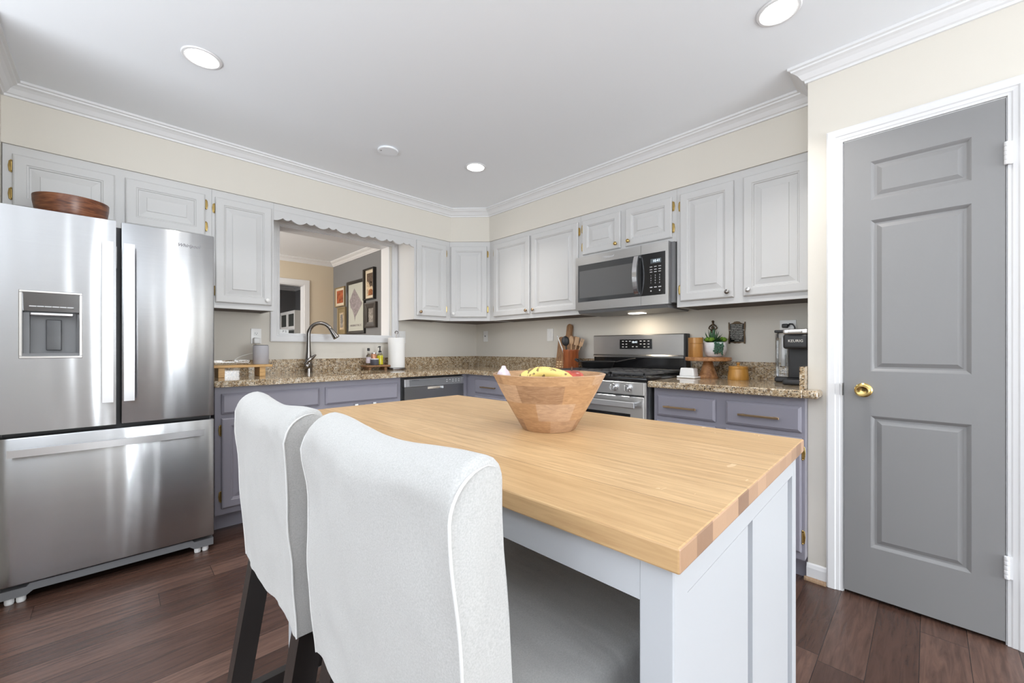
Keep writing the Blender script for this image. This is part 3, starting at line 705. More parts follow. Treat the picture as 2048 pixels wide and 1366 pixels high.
cpn = t.part('control_panel', B().box(xs+.001, wx1, YF+.0015, -.345, wz0, wz1), 'black')
b = B(); n = 16; out = []; inn = []
for i in range(n+1):
    u = i/n; z = 1.475+.255*u; bow = .030*math.sin(PI*u)**.8; out.append((YF-.024-bow, z)); inn.append((YF-.012-bow*.92, z))
b.poly(out+inn[::-1], xs-.038, xs-.006, 'x')
for z in (1.480, 1.725): b.box(xs-.034, xs-.010, YF-.020, YF+.003, z-.006, z+.006)
t.part('handle', b, 'chrome', d)
t.part('badge', B().text('Whirlpool', .022, txt_at(X0+.285, YF-.0006, 1.768), .0004, shear=.35, bold=.0005), 'print', d)
cxm = (xs+wx1)/2+.012
t.part('display', B().box(cxm-.030, cxm+.044, YF+.0005, YF+.003, 1.668, 1.698), 'lcd', cpn)
t.part('clock_digits', B().text('10:41', .024, txt_at(cxm+.012, YF+.0003, 1.683), .0003), 'digit', cpn, label='pale lit clock digits')
b = B()
for r_, z in enumerate((1.646, 1.628, 1.612)):
    for c_ in range(3): b.box(cxm-.034+c_*.030, cxm-.034+c_*.030+.017, YF+.0002, YF+.002, z-.0022, z+.0022)
for r_ in range(4):
    for c_, ch in enumerate(('123', '456', '789', '*0#')[r_]): b.text(ch, .013, txt_at(cxm-.026+c_*.030, YF+.0003, 1.588-r_*.0165), .0003)
for c_ in range(3): b.box(cxm-.034+c_*.030, cxm-.034+c_*.030+.018, YF+.0002, YF+.002, 1.508, 1.514)
for c_ in (0, 2): b.lathe([(.005, 0), (.005, -.0006), (0, -.0006)], (cxm-.026+c_*.030, YF+.0008, 1.487), 12, 'y')
t.part('keypad_print', b, 'print', cpn)
t.part('vent_underside', B().poly([(-.385, 1.394), (-.37, 1.372), (-.06, 1.366), (-.02, 1.394)], 1.700, 2.405, 'x'), 'plasticgrey')
t.part('lamp_lens', B().box(2.02, 2.13, -.20, -.13, 1.364, 1.3675), 'hoodlens', label='glowing lamp lens')
la = area('hood_task_light', (-.19, -2.075, 1.36), (0, 0, 0), .10, .06, .55, (1, .86, .66))

# ------------------------------------------------------------------ pantry door (frame 'R': x = -Y)
t0 = bpy.data.objects.new('door_1', None); COL.objects.link(t0); t0['kind'] = 'structure'
t0.location = Matrix.Rotation(-PI/2, 3, 'Z') @ Vector((3.55, PX+.012, 0)); t0.rotation_euler = (0, 0, -PI/2)
def dpart(name, b, m, smooth=False, parent=None, label=None):
    o = link_mesh(name, b.shift(-3.55, -(PX+.012), 0), M[m], smooth); o.parent = parent or t0
    if label: o['label'] = label
    return o
yd = PX+.012-.024      # front face of the door leaf
b = B(); dx0, dx1, dz0, dz1 = 3.3145, 3.782, .016, 2.040
pan = [(1.757, 1.925), (1.007, 1.668), (.236, .812)]; pxa, pxb = 3.405, 3.6985
zz = [dz0]+[q for p_ in sorted(pan) for q in p_]+[dz1]
b.box(dx0, pxa, yd, yd+.034, dz0, dz1).box(pxb, dx1, yd, yd+.034, dz0, dz1)
for i in range(0, len(zz), 2): b.box(pxa, pxb, yd, yd+.034, zz[i], zz[i+1])
for p_ in pan:
    b.loops(pxa, pxb, p_[0], p_[1], [(0, .001), (.004, .003), (.012, .009), (.014, .0095), (.020, .0095), (.036, .003), (.038, .003)], yd, True, False)
leaf = dpart('door_leaf', b, 'door')
k = dpart('door_knob', B().lathe([(.031, 0), (.031, -.004), (.026, -.008), (.012, -.010), (.012, -.028), (.020, -.036), (.0255, -.046), (.0255, -.056), (.022, -.060), (.0195, -.060), (.014, -.0565), (0, -.0555)], (3.381, yd, .923), 30, 'y'), 'brass', 30, leaf, 'polished brass knob with round rose')
for hz in (1.832, .295):
    b = B()
    for i in range(5): b.lathe([(.0068, hz-.042+i*.0168), (.0072, hz-.041+i*.0168), (.0072, hz-.0265+i*.0168), (.0068, hz-.0258+i*.0168)], (3.785, yd-.006, 0), 14)
    b.box(3.786, 3.800, yd-.003, yd+.001, hz-.042, hz+.042)
    dpart('door_hinge', b, 'trim', 30, t0, 'white painted hinge')
dpart('strike_plate', B().box(3.3085, 3.311, yd-.012, yd+.01, .895, .950), 'nickel', False, t0, 'small dark metal strike plate')
b = B(); ring = []
y0 = PX
CA = [(0, 0), (0, -.016), (.006, -.019), (.030, -.017), (.034, -.013), (.046, -.012), (.050, -.009), (.0585, -.009), (.0585, .03)]
for o_, y in CA: ring.append([b._v((x, y0+y, z)) for x, z in ((3.2505+o_, .001), (3.2505+o_, 2.1065-o_), (3.8465-o_, 2.1065-o_), (3.8465-o_, .001))])
for a, c in zip(ring, ring[1:]):
    for i in range(3): b.face([a[i], a[i+1], c[i+1], c[i]])
b.xf(Matrix.Rotation(-PI/2, 4, 'Z'))
struct('trim_2', b, 'trim')
# door jamb
b = B().box(3.309, 3.3125, PX, PX+.11, 0, DZ).box(3.7845, 3.788, PX, PX+.11, 0, DZ).box(3.309, 3.788, PX, PX+.11, 2.0435, DZ).box(3.309, 3.788, PX+.07, PX+.11, 0, DZ).xf(Matrix.Rotation(-PI/2, 4, 'Z'))
struct('trim_3', b, 'trim')
BB = [(0, 0), (.012, 0), (.012, .060), (.008, .075), (.003, .080), (0, .080)]
struct('baseboard_pantry', sweep([(PX, PY+.004), (PX, -3.2495)], BB, .001), 'trim')
struct('baseboard_pantry_far', sweep([(PX, -3.8475), (PX, -8.5)], BB, .001), 'trim')
struct('trim_4', sweep([(PX-.012, PY+.012), (PX-.012, -3.2495)], [(0, 0), (.012, 0), (.010, .008), (.005, .015), (0, .017)], .001), 'shoe')

# ------------------------------------------------------------------ ceiling fixtures
for (lx, ly, lab) in ((-2.643, -1.236, 'round recessed ceiling downlight nearest the fridge'), (-1.045, -3.165, 'round recessed ceiling downlight nearest the pantry door'), (-1.020, -1.238, 'round recessed ceiling downlight nearest the corner cabinet')):
    t = T('downlight', lab, 'ceiling light', (lx, ly, CE-.006), 0.0, 'recessed downlights')
    t.part('trim_ring', B().lathe([(.062, .0055), (.060, .002), (.066, -.001), (.074, .000), (.078, .0045)], (0, 0, 0), 48, 'z'), 'trim', smooth=30)
    t.part('lens', B().lathe([(.061, .0052), (.061, .0012), (0, .0010)], (0, 0, 0), 48, 'z'), 'bulb', label='glowing white lens')
    dlt = bpy.data.lights.new('downlight_lamp', 'AREA'); dlt.shape = 'DISK'; dlt.size = .12; dlt.energy = 3.6; dlt.color = (1, .97, .92); dlt.spread = math.radians(115)
    lo = bpy.data.objects.new('downlight_lamp', dlt); COL.objects.link(lo); lo.location = (lx, ly, CE-.012)
t = T('ceiling_disc', 'flat white round detector disc on the ceiling between downlights', 'smoke detector', (-1.606, -1.022, CE-.012), 0.0)
t.part('cover', B().lathe([(.062, .0119), (.067, .009), (.067, .003), (.063, 0), (0, 0)], (0, 0, 0), 48), 'ceiling', smooth=30)
t.part('status_light', B().lathe([(.005, .0005), (.005, -.0010), (0, -.0010)], (-.045, .012, 0), 12), 'plasticgrey')

# ------------------------------------------------------------------ island (own frame: x across, y along, turned slightly)
IR = math.radians(1.5); IA = Vector((-2.515, -3.4007, 0)); IL, IW, IZ = .709, 1.268, .900
t = T('kitchen_island', 'freestanding pale grey kitchen island with thick oak butcher-block top', 'kitchen island', IA, IR)
t.part('top', B().box(0, IL, 0, IW, IZ-.028, IZ, .0025, 2), 'oak', label='oak board top')
ins = .0125; fx_ = .015; zt = IZ-.0285
def post(x0, y0, x1, y1): return B().box(x0, x1, y0, y1, .0, zt, .0015, 1)
t.part('leg', post(fx_, ins, fx_+.040, ins+.040), 'island')
t.part('leg', post(fx_, IW-ins-.040, fx_+.040, IW-ins), 'island')
t.part('leg', post(IL-.052, ins, IL-.018, ins+.040), 'island')
t.part('leg', post(IL-.052, IW-ins-.040, IL-.018, IW-ins), 'island')
t.part('apron', B().box(fx_+.002, fx_+.020, ins+.040, IW-ins-.040, .818, zt), 'island')
for y0, y1, nm in ((ins, ins+.020, 0), (IW-ins-.020, IW-ins, 1)):
    ye = y0 if nm == 0 else y1; s_ = 1 if nm == 0 else -1
    b = B().box(fx_+.0402, IL-.0522, ye+s_*.0095, ye+s_*.024, .05, zt)            # recessed back panel
    b.box(fx_+.0402, IL-.0522, ye+s_*.001, ye+s_*.0095, .826, zt)                   # top rail
    b.box(fx_+.0402, .305, ye+s_*.001, ye+s_*.0095, .05, .8255).box(.333, IL-.0525-.055, ye+s_*.001, ye+s_*.0095, .05, .8255)
    t.part('end_panel', b, 'island')
b = B().box(.33, .345, ins+.04, IW-ins-.04, .10, zt); t.part('inner_panel', b, 'island')
for z in (.18, .50): t.part('shelf', B().box(.345, IL-.03, ins+.041, IW-ins-.041, z, z+.018), 'island')

# ------------------------------------------------------------------ bar stools
def stool(label, cx, cy):
    t = T('bar_stool', label, 'bar stool', (cx, cy, 0), 0.0, 'slipcovered bar stools')
    sd = random.random()*20
    ZB, ZTOP, XR, HW, RT = .598, 1.000, -.243, .205, .028
    def prof(yn):
        """back section at yn in -1..1: rear face, rounded top, front face"""
        y = yn*HW; ER = .012; edge = max(0, abs(y)-(HW-ER)); zt = ZTOP-.012*math.cos(yn*PI/2)**2-(ER-math.sqrt(max(0, ER**2-edge**2)))*.8
        RA, TH, RF = .046, .066, .014; out = []
        for i in range(19):
            u = i/18; out.append((XR+.020*(1-u), ZB+(zt-RA-ZB)*u))
        for i in range(1, 9):
            a = PI-i/8*PI/2; out.append((XR+RA+RA*math.cos(a), zt-RA+RA*math.sin(a)))
        for i in range(1, 6):
            a = PI/2-i/5*PI/2; out.append((XR+TH-RF+RF*math.cos(a), zt-.003-RF+RF*math.sin(a)))
        for i in range(1, 11):
            u = 1-i/10; out.append((XR+TH+.022*(1-u)**1.2, ZB+(zt-.003-RF-ZB)*u))
        res = []
        for k, (x, z) in enumerate(out):
            fold = noise.noise(Vector((yn*2.6+z*7+sd, z*9-yn*3.5, sd)))*.0085*(.25+.75*abs(yn)) + noise.noise(Vector((yn*1.3+sd, z*3, 5)))*.006
            yy = y*(1+.012*math.sin(z*11+sd))+.0022*noise.noise(Vector((z*16, sd, yn)))*(1 if abs(yn) > .9 else 0)
            res.append((x+(fold if k < 19 else fold*.4), yy, z))
        return res
    b = B(); ys = [-1, -.985, -.96, -.93, -.89]+[-.82+i*.0863 for i in range(20)]+[.89, .93, .96, .985, 1]
    rows = [[b._v(q) for q in prof(yn)] for yn in ys]
    for ra, rb in zip(rows, rows[1:]):
        for k in range(len(ra)): b.face([ra[k], ra[(k+1) % len(ra)], rb[(k+1) % len(ra)], rb[k]])
    b.face(rows[0][::-1]); b.face(rows[-1])
    bk = t.part('backrest_cover', b, 'fabric', smooth=48)
    for yn in (-1, 1):
        pr = prof(yn)[:28]
        t.part('piping', B().tube([(q[0], q[1]+yn*.0004, q[2]) for q in pr], [.0017]*24+[.0013, .0010, .0006, .0002], 8), 'piping', bk, True, 'thin raised seam')
    def ws(p):
        x, y, z = p
        if z > .645: z += .008*math.cos(y/.20*PI/2)*max(0, math.cos((x-.03)/.24*PI/2))+.002*noise.noise(Vector((x*9+sd, y*9, 0)))
        return (x, y, z)
    t.part('seat_cover', B().rbox(-.160, .235, -.205, .205, .575, .663, .022, (12, 12, 3), ws), 'fabric', smooth=180)
    t.part('seat_frame', B().box(-.20, .215, -.175, .175, .575, .632), 'legwood')
    def leg(y, rear):
        b = B()
        if rear: a, c = (-.210, -.165), (-.312, -.270)
        else: a, c = (.165, .210), (.178, .210)
        h = .020; hb = .016
        lo = [b._v(q) for q in ((c[0], y-hb, 0), (c[1], y-hb, 0), (c[1], y+hb, 0), (c[0], y+hb, 0))]
        hi = [b._v(q) for q in ((a[0], y-h, .633), (a[1], y-h, .633), (a[1], y+h, .633), (a[0], y+h, .633))]
        for i in range(4): b.face([lo[i], lo[(i+1) % 4], hi[(i+1) % 4], hi[i]])
        b.face(lo[::-1]); b.face(hi); return b
    for y in (-.172, .172):
        t.part('leg', leg(y, True), 'legwood'); t.part('leg', leg(y, False), 'legwood')
        t.part('stretcher', B().box(-.262, .172, y-.011, y+.011, .255, .290), 'legwood')
    t.part('stretcher', B().box(-.276, -.256, -.172, .172, .20, .235), 'legwood'); t.part('stretcher', B().box(.180, .200, -.172, .172, .20, .235), 'legwood')
    return t
stool('off-white slipcovered bar stool closest to the camera at the island end', -2.469, -3.068)
stool('off-white slipcovered bar stool farther along the island nearer the fridge', -2.479, -2.600)

# ------------------------------------------------------------------ bowls and fruit
BX, BY, BZ = -2.124, -2.889, .9003
prof = [(0, 0), (.066, 0), (.070, .004), (.098, .052), (.126, .103), (.1455, .142), (.1425, .1435), (.137, .142), (.118, .104), (.090, .056), (.062, .016), (0, .012)]
t = T('fruit_bowl', 'large flared mango-wood bowl holding fruit on the island top', 'bowl', (BX, BY, BZ), 3.9)
t.part('bowl_body', B().lathe(prof, (0, 0, 0), 72), 'mango', smooth=35)
def fruit_at(px, py, pz): return (BX+px, BY+py, BZ+pz)
R_ = Vector((.7145, -.6997, 0)); F_ = Vector((.6996, .7145, 0))
def banana(label, start, mid, end, rad, roll):
    pts = []; rr = []; n = 16
    A_, M_, E_ = Vector(start), Vector(mid), Vector(end); c = M_*2-(A_+E_)/2
    for i in range(n+1):
        u = i/n; p = A_*(1-u)**2+c*2*u*(1-u)+E_*u*u; pts.append(p); rr.append(rad*min(1, .45+4.2*min(u, 1-u)))
    t = T('banana', label, 'banana', (BX, BY, BZ), 0.0, 'bananas in the bowl')
    t.part('peel', B().tube(pts, rr, 10), 'banana', smooth=50)
    d = (pts[0]-pts[1]).normalized(); t.part('stem', B().tube([pts[0]-d*.002, pts[0]+d*.010, pts[0]+d*.018+Vector((0, 0, -.004))], [.007, .0055, .0065], 8), 'stem', smooth=True)
    return t
def rf(r, f, z): v = R_*r+F_*f; return (v.x, v.y, z)
banana('spotted ripe banana arching on top of the fruit bowl', rf(-.078, -.050, .120), rf(-.022, -.044, .147), rf(.064, -.024, .122), .0155, 0)
banana('ripe banana lying lower behind the top banana in the bowl', rf(-.064, -.012, .108), rf(.0, .012, .124), rf(.056, .030, .108), .0155, 0)
a = rf(.062, .020, .118)
t = T('apple', 'red apple at the right side of the fruit bowl', 'apple', (BX+a[0], BY+a[1], BZ+a[2]), 0.0)
t.part('flesh', B().lathe([(0, -.030), (.012, -.034), (.026, -.027), (.035, -.006), (.036, .008), (.030, .023), (.018, .030), (.008, .029), (0, .024)], (0, 0, 0), 28), 'apple', smooth=60)
t.part('stem', B().tube([(0, 0, .022), (.002, 0, .034), (.005, .002, .040)], .0016, 6), 'stem')
a = rf(-.117, -.006, .133)
t = T('garlic_bulb', 'purple-white garlic bulb peeking over the left rim of the bowl', 'garlic', (BX+a[0], BY+a[1], BZ+a[2]), 0.0)
b = B().lathe([(0, -.018), (.012, -.018), (.018, -.008), (.018, .006), (.013, .016), (.007, .022), (.005, .029), (0, .030)], (0, 0, 0), 24)
t.part('bulb', b, 'garlic', smooth=60)
a = rf(.0, -.010, .070)
solo('onion', 'brown-skinned onion half hidden under the bananas', 'onion', B().lathe([(0, -.034), (.016, -.032), (.034, -.014), (.038, .002), (.030, .020), (.012, .030), (.004, .036), (0, .037)], (0, 0, 0), 28), 'onion', (BX+a[0], BY+a[1], BZ+a[2]), 0.0, smooth=60)
solo('wooden_bowl', 'dark brown polished wooden bowl on top of the refrigerator', 'bowl', B().lathe([(0, 0), (.085, 0), (.108, .020), (.123, .060), (.131, .112), (.132, .138), (.127, .139), (.124, .112), (.112, .05), (.085, .014), (0, .012)], (0, 0, 0), 64), 'acacia', (-3.082, -.60, 1.7003), 0.0, smooth=40)

# ------------------------------------------------------------------ sink counter objects
Zc = CT1+.0003
t = T('kitchen_faucet', 'brushed dark nickel gooseneck pull-down faucet at the sink', 'faucet', (-1.812, -.085, Zc), 0.0)
prof = [(.031, 0), (.031, .010), (.029, .030), (.030, .060), (.026, .10), (.020, .16), (.0165, .215), (.0155, .25)]
bodyp = t.part('body', B().lathe(prof, (0, 0, 0), 28), 'nickel', smooth=50)
dx_, dy_ = .86, -.51; pts = []; rad_ = .088
for i in range(21):
    a = PI*(1-i/20*.83); u = rad_+rad_*math.cos(a); pts.append((u*dx_, u*dy_, .25+.055+rad_*1.05*math.sin(a)*1.0))
t.part('spout', B().tube([(0, 0, .24), (0, 0, .275)]+pts, .0152, 14), 'nickel', smooth=60)
e0, e1 = Vector(pts[-2]), Vector(pts[-1]); d = (e1-e0).normalized()
t.part('spray_head', B().tube([e1, e1+d*.004, e1+d*.02, e1+d*.055, e1+d*.085, e1+d*.090], [.0135, .0165, .0175, .0235, .0270, .021], 16), 'nickel', smooth=50)
t.part('lever', B().tube([(-.034, -.020, .062), (-.014, -.034, .092), (.018, -.036, .118), (.046, -.034, .142)], [.016, .021, .018, .008], 12, .75).ball((-.016, -.016, .052), .027, 16), 'nickel', smooth=60)
# riser shelf, speaker, cable, outlet adapter
RR = 0.0
t = T('riser_shelf', 'low honey bamboo riser shelf on the counter beside the fridge', 'shelf', (-2.30, -.27, Zc), RR)
t.part('board', B().box(-.175, .165, -.085, .085, .064, .080, .002, 1), 'bamboo')
for x in (-.13, .105): t.part('leg', B().box(x-.018, x+.018, -.075, .075, 0, .064, .002, 1), 'bamboo')
t = T('smart_speaker', 'grey fabric cylinder speaker standing on the bamboo riser', 'speaker', (-2.183, -.245, Zc+.0803), 0.0)
t.part('cloth_body', B().lathe([(.046, 0), (.049, .004), (.049, .128), (.046, .132), (0, .132)], (0, 0, 0), 40), 'speaker', smooth=40)
t.part('top_ring', B().lathe([(.045, .1322), (.047, .135), (.044, .1365), (.040, .135), (0, .134)], (0, 0, 0), 40), 'plasticgrey', smooth=40)
pts = [(-2.160, -.024, 1.134), (-2.162, -.04, 1.08), (-2.19, -.09, 1.072), (-2.26, -.14, 1.062), (-2.33, -.20, 1.035), (-2.352, -.25, 1.004)]
c_ = Vector((-2.295, -.262, 1.006))
for i in range(40):
    a = i*.78; k = i//8; pts.append((c_.x+(.046-.004*k)*math.cos(a), c_.y+.030*math.sin(a*.97+k*.5), c_.z+.010+.010*math.sin(a+k*1.3)))
pts.append((-2.240, -.245, 1.000))
pp = []
for i in range(len(pts)-1):
    for q in range(4): pp.append(Vector(pts[i]).lerp(Vector(pts[i+1]), q/4))
for _ in range(4): pp = [pp[0]]+[(pp[i-1]+pp[i]*2+pp[i+1])/4 for i in range(1, len(pp)-1)]+[pp[-1]]
solo('power_cable', 'thin white cable coiled beside the grey speaker', 'cable', B().tube([p-Vector((-2.29, -.265, .995)) for p in pp], .0019, 6), 'white', (-2.29, -.265, .995), 0.0, smooth=True)
def plate(label, frame, x, z, kind, wd=.070, h=.115, grp='wall plates', cat='outlet'):
    t = T('switch_plate' if kind != 'o' else 'wall_outlet', label, cat if kind == 'o' else 'light switch', (x, -.0005, z), frame, grp)
    t.part('plate', B().rbox(x-wd/2, x+wd/2, -.006, -.0005, z-h/2, z+h/2, .0028, (2, 1, 2)), 'outlet', smooth=60)
    if kind == 'o':
        for q in (-.020, .020):
            t.part('socket', B().rbox(x-.015, x+.015, -.0075, -.005, z+q-.014, z+q+.014, .0012, (1, 1, 1)), 'white')
            t.part('slot', B().box(x-.0075, x-.0055, -.0078, -.0072, z+q-.002, z+q+.007).box(x+.0055, x+.0075, -.0078, -.0072, z+q-.002, z+q+.007).lathe([(.0025, -.0078), (.0025, -.0072)], (x, 0, z+q-.008), 10, 'y'), 'dark')
    else:
        n = max(1, int(round(wd/.07)))
        for i in range(n):
            xx = x-wd/2+wd*(i+.5)/n
            if kind == 's': t.part('toggle', B().box(xx-.004, xx+.004, -.016, -.005, z-.005, z+.010, .001, 1), 'plasticgrey' if frame == 'R' and x < .5 else 'white')
            else: t.part('rocker', B().rbox(xx-.016, xx+.016, -.0085, -.005, z-.033, z+.033, .0015, (1, 1, 1)), 'white')
    return t
plate('white wall outlet above the grey speaker holding a square plug adapter', 'L', -2.160, 1.200, 'o')
t = T('plug_adapter', 'white rounded plug adapter in the outlet above the speaker', 'charger', (-2.160, -.008, 1.178), 'L')
t.part('housing', B().rbox(-2.183, -2.137, -.040, -.0085, 1.142, 1.188, .010, (2, 2, 2)), 'white', smooth=180)
t.part('cord_end', B().tube([(-2.16, -.024, 1.142), (-2.160, -.024, 1.134)], .003, 8), 'white')
plate('white rocker switch plate behind the paper towel roll', 'L', -.930, 1.216, 'r', .072, .118)
plate('white toggle switch plate on the stove wall nearest the corner', 'R', .167, 1.239, 's')
plate('white rocker switch plate left of the wooden cutting board', 'R', 1.097, 1.233, 'r', .075, .118)
t = plate('white wall outlet behind the coffee maker with black plug', 'R', 2.985, 1.222, 'o', .085, .115)
t = T('coffee_maker_plug', 'black plug and cord in the outlet behind the coffee maker', 'plug', (2.985, -.008, 1.24), 'R')
t.part('plug_body', B().rbox(2.958, 2.990, -.034, -.0085, 1.232, 1.256, .006, (1, 1, 1)), 'blackmatte', smooth=180)
t.part('cord', B().tube([(2.986, -.024, 1.242), (3.000, -.036, 1.254), (3.016, -.040, 1.252), (3.026, -.040, 1.236), (3.030, -.040, 1.20), (3.032, -.034, 1.10), (3.034, -.030, .96)], .0042, 8), 'blackmatte', smooth=True)
# beaded riser tray with soaps
t = T('beaded_tray', 'small carved dark wood riser tray holding soap bottles by the sink', 'tray', (-1.255, -.115, Zc), 0.0)
t.part('board', B().rbox(-.115, .115, -.060, .060, .026, .044, .006, (8, 4, 1)), 'weave', smooth=50)
for x in (-.075, .075): t.part('foot', B().box(x-.012, x+.012, -.045, .045, 0, .026, .002, 1), 'weave')
zt_ = Zc+.0443
t = T('soap_bottle', 'slim clear soap bottle with short black cap on the beaded tray', 'bottle', (-1.318, -.105, zt_), 0.0)
t.part('bottle_body', B().lathe([(.019, 0), (.021, .004), (.021, .082), (.012, .096), (.009, .102), (.009, .125)], (0, 0, 0), 24), 'bottleclear', smooth=50)
t.part('cap', B().lathe([(.011, .125), (.011, .148), (.009, .151), (0, .151)], (0, 0, 0), 20), 'blackmatte', smooth=40)
t.part('label_band', B().lathe([(.0214, .018), (.0216, .018), (.0216, .070), (.0214, .070)], (0, 0, 0), 24), 'garlic', smooth=True)
t = T('copper_jar', 'pinkish copper jar half hidden behind the charcoal jar', 'jar', (-1.262, -.088, zt_), 0.0)
t.part('jar_body', B().lathe([(.024, 0), (.026, .004), (.026, .088), (.022, .096), (.022, .100)], (0, 0, 0), 28), 'copper', smooth=40)
t.part('lid', B().lathe([(.022, .100), (.024, .101), (.024, .110), (0, .111)], (0, 0, 0), 28), 'handle', smooth=40)
t = T('charcoal_jar', 'short charcoal grey jar with white rim at the tray front', 'jar', (-1.278, -.140, zt_), 0.0)
t.part('jar_body', B().lathe([(.034, 0), (.036, .003), (.036, .048), (.034, .050)], (0, 0, 0), 32), 'charcoal', smooth=40)
t.part('rim', B().lathe([(.034, .050), (.035, .051), (.035, .057), (.031, .058), (.030, .052), (0, .052)], (0, 0, 0), 32), 'white', smooth=40)
t = T('soap_dispenser', 'clear dispenser of yellow soap with black pump on the tray', 'soap dispenser', (-1.208, -.100, zt_), 0.0)
t.part('bottle_body', B().lathe([(.024, 0), (.027, .004), (.027, .086), (.020, .099), (.013, .104), (.013, .110)], (0, 0, 0), 28), 'bottleclear', smooth=50)
t.part('soap', B().lathe([(.0277, .004), (.0277, .084), (0, .084)], (0, 0, 0), 28), 'soap', smooth=50, label='yellow liquid soap')
t.part('pump', B().lathe([(.014, .110), (.014, .124), (.007, .128), (.005, .130), (.005, .158), (.008, .160), (.008, .168), (0, .169)], (0, 0, 0), 20).tube([(0, 0, .164), (-.014, -.012, .164), (-.030, -.026, .158)], [.005, .005, .004], 8), 'blackmatte', smooth=40)
# paper towel
t = T('paper_towel_holder', 'upright paper towel holder with round metal base and ring finial', 'paper towel holder', (-1.065, -.140, Zc), 0.0)
t.part('base', B().lathe([(.086, 0), (.088, .004), (.086, .012), (.070, .015), (0, .016)], (0, 0, 0), 40), 'nickel', smooth=30)
t.part('rod', B().lathe([(.006, .016), (.006, .326), (0, .326)], (0, 0, 0), 12), 'nickel', smooth=40)
t.part('ring_finial', B().tube([(.013*math.cos(a*2*PI/16)*.7145, -.013*math.cos(a*2*PI/16)*.7, .339+.013*math.sin(a*2*PI/16)) for a in range(17)], .0045, 8), 'nickel', smooth=True)
solo('paper_towel_roll', 'white paper towel roll on the upright holder', 'paper towel', B().lathe([(.021, .0165), (.074, .0165), (.075, .020), (.075, .288), (.074, .290), (.021, .290)], (0, 0, 0), 48, 'z', True), 'paper', (-1.065, -.140, Zc), 0.0, smooth=40)

# ------------------------------------------------------------------ stove-wall objects (world coordinates)
def mR(x, y, z): return (y, -x, z)      # frame-R to world
# cutting board leaning on the wall (frame R, tilted)
t = T('cutting_board', 'paddle cutting board with handle and striped inlay leaning behind the crock', 'cutting board', (1.345, -.075, Zc), 'R')
tilt = Matrix.Translation((0, -.078, Zc)) @ Matrix.Rotation(math.radians(-9), 4, 'X') @ Matrix.Translation((0, .0, 0))
out = [(1.235, 0), (1.455, 0), (1.455, .265)]
for i in range(9): a = i/8*PI/2; out.append((1.425+.03*math.cos(a), .268+.03*math.sin(a)))
for i in range(7): a = i/6*PI/2; out.append((1.395-.022*math.sin(a), .32-.022*math.cos(a)))
for i in range(13): a = i/12*PI; out.append((1.345+.028*math.cos(a), .385+.028*math.sin(a)))
for i in range(7): a = PI/2-i/6*PI/2; out.append((1.295+.022*math.sin(a), .32-.022*math.cos(a)))
for i in range(9): a = PI/2+i/8*PI/2; out.append((1.265+.03*math.cos(a), .268+.03*math.sin(a)))
bd = t.part('board_body', B().poly(out, -.018, 0, 'y').xf(tilt), 'board')
b = B()
for r_ in range(3):
    for c_ in range(3): b.box(1.245+c_*.034, 1.245+c_*.034+.020, -.0186, -.017, .022+r_*.022, .022+r_*.022+.009)
t.part('inlay', b.xf(tilt), 'paleboard', bd, label='pale checker inlay stripes')
CX_, CY_ = -.165, -1.462
t = T('utensil_crock', 'reddish brown wooden crock holding cooking utensils left of the stove', 'utensil holder', (CX_, CY_, Zc), 0.0)
t.part('crock_body', B().lathe([(0, 0), (.062, 0), (.066, .006), (.066, .160), (.069, .165), (.069, .182), (.062, .183), (.058, .165), (.057, .015), (0, .012)], (0, 0, 0), 48), 'crock', smooth=35)
def utensil(name, label, r0, r1, z1, head, mat, cat='utensil'):
    """shaft from inside the crock to a head; r = offset along the picture-right direction"""
    p0 = Vector((R_.x*r0, R_.y*r0, .02)); p1 = Vector((R_.x*r1, R_.y*r1, z1)); t = T(name, label, cat, (CX_, CY_, Zc), 0.0, 'utensils in the crock')
    sh = t.part('shaft', B().tube([p0, p1], .0055, 8), mat, smooth=True)
    d = (p1-p0).normalized(); b = B()
    if head == 'spoon': b.ball((0, 0, .030), 1, 16, (.022, .007, .038))
    elif head == 'ladle': b.ball((0, 0, .030), 1, 18, (.034, .016, .042))
    elif head == 'paddle': b.rbox(-.019, .019, -.004, .004, -.01, .062, .004, (3, 1, 4))
    elif head == 'fork':
        b.rbox(-.016, .016, -.004, .004, -.006, .030, .004, (2, 1, 2))
        for q in (-.011, 0, .011): b.box(q-.0035, q+.0035, -.003, .003, .026, .062)
    elif head == 'whisk': b.ball((0, 0, .01), 1, 10, (.006, .006, .014))
    m = Matrix.Translation(p1) @ Matrix.Rotation(math.atan2(R_.y, R_.x), 4, 'Z') @ Matrix.Rotation(math.atan2(r1-r0, z1-.02), 4, 'Y')
    t.part('head', b.xf(m), mat, smooth=60); return t
utensil('ladle', 'black ladle in the wooden crock', -.020, -.042, .225, 'ladle', 'blackmatte')
utensil('metal_stirrer', 'thin grey metal stirrer leaning leftmost in the crock', -.010, -.108, .282, 'whisk', 'handle')
utensil('wooden_spoon', 'wooden spoon standing upright in the crock behind the ladle', .004, .004, .232, 'spoon', 'spoon')
utensil('wooden_spatula', 'broad wooden spatula leaning right in the crock', .010, .046, .228, 'paddle', 'spoon')
utensil('wooden_fork', 'slotted wooden fork leaning rightmost in the crock', .016, .082, .215, 'fork', 'spoon')
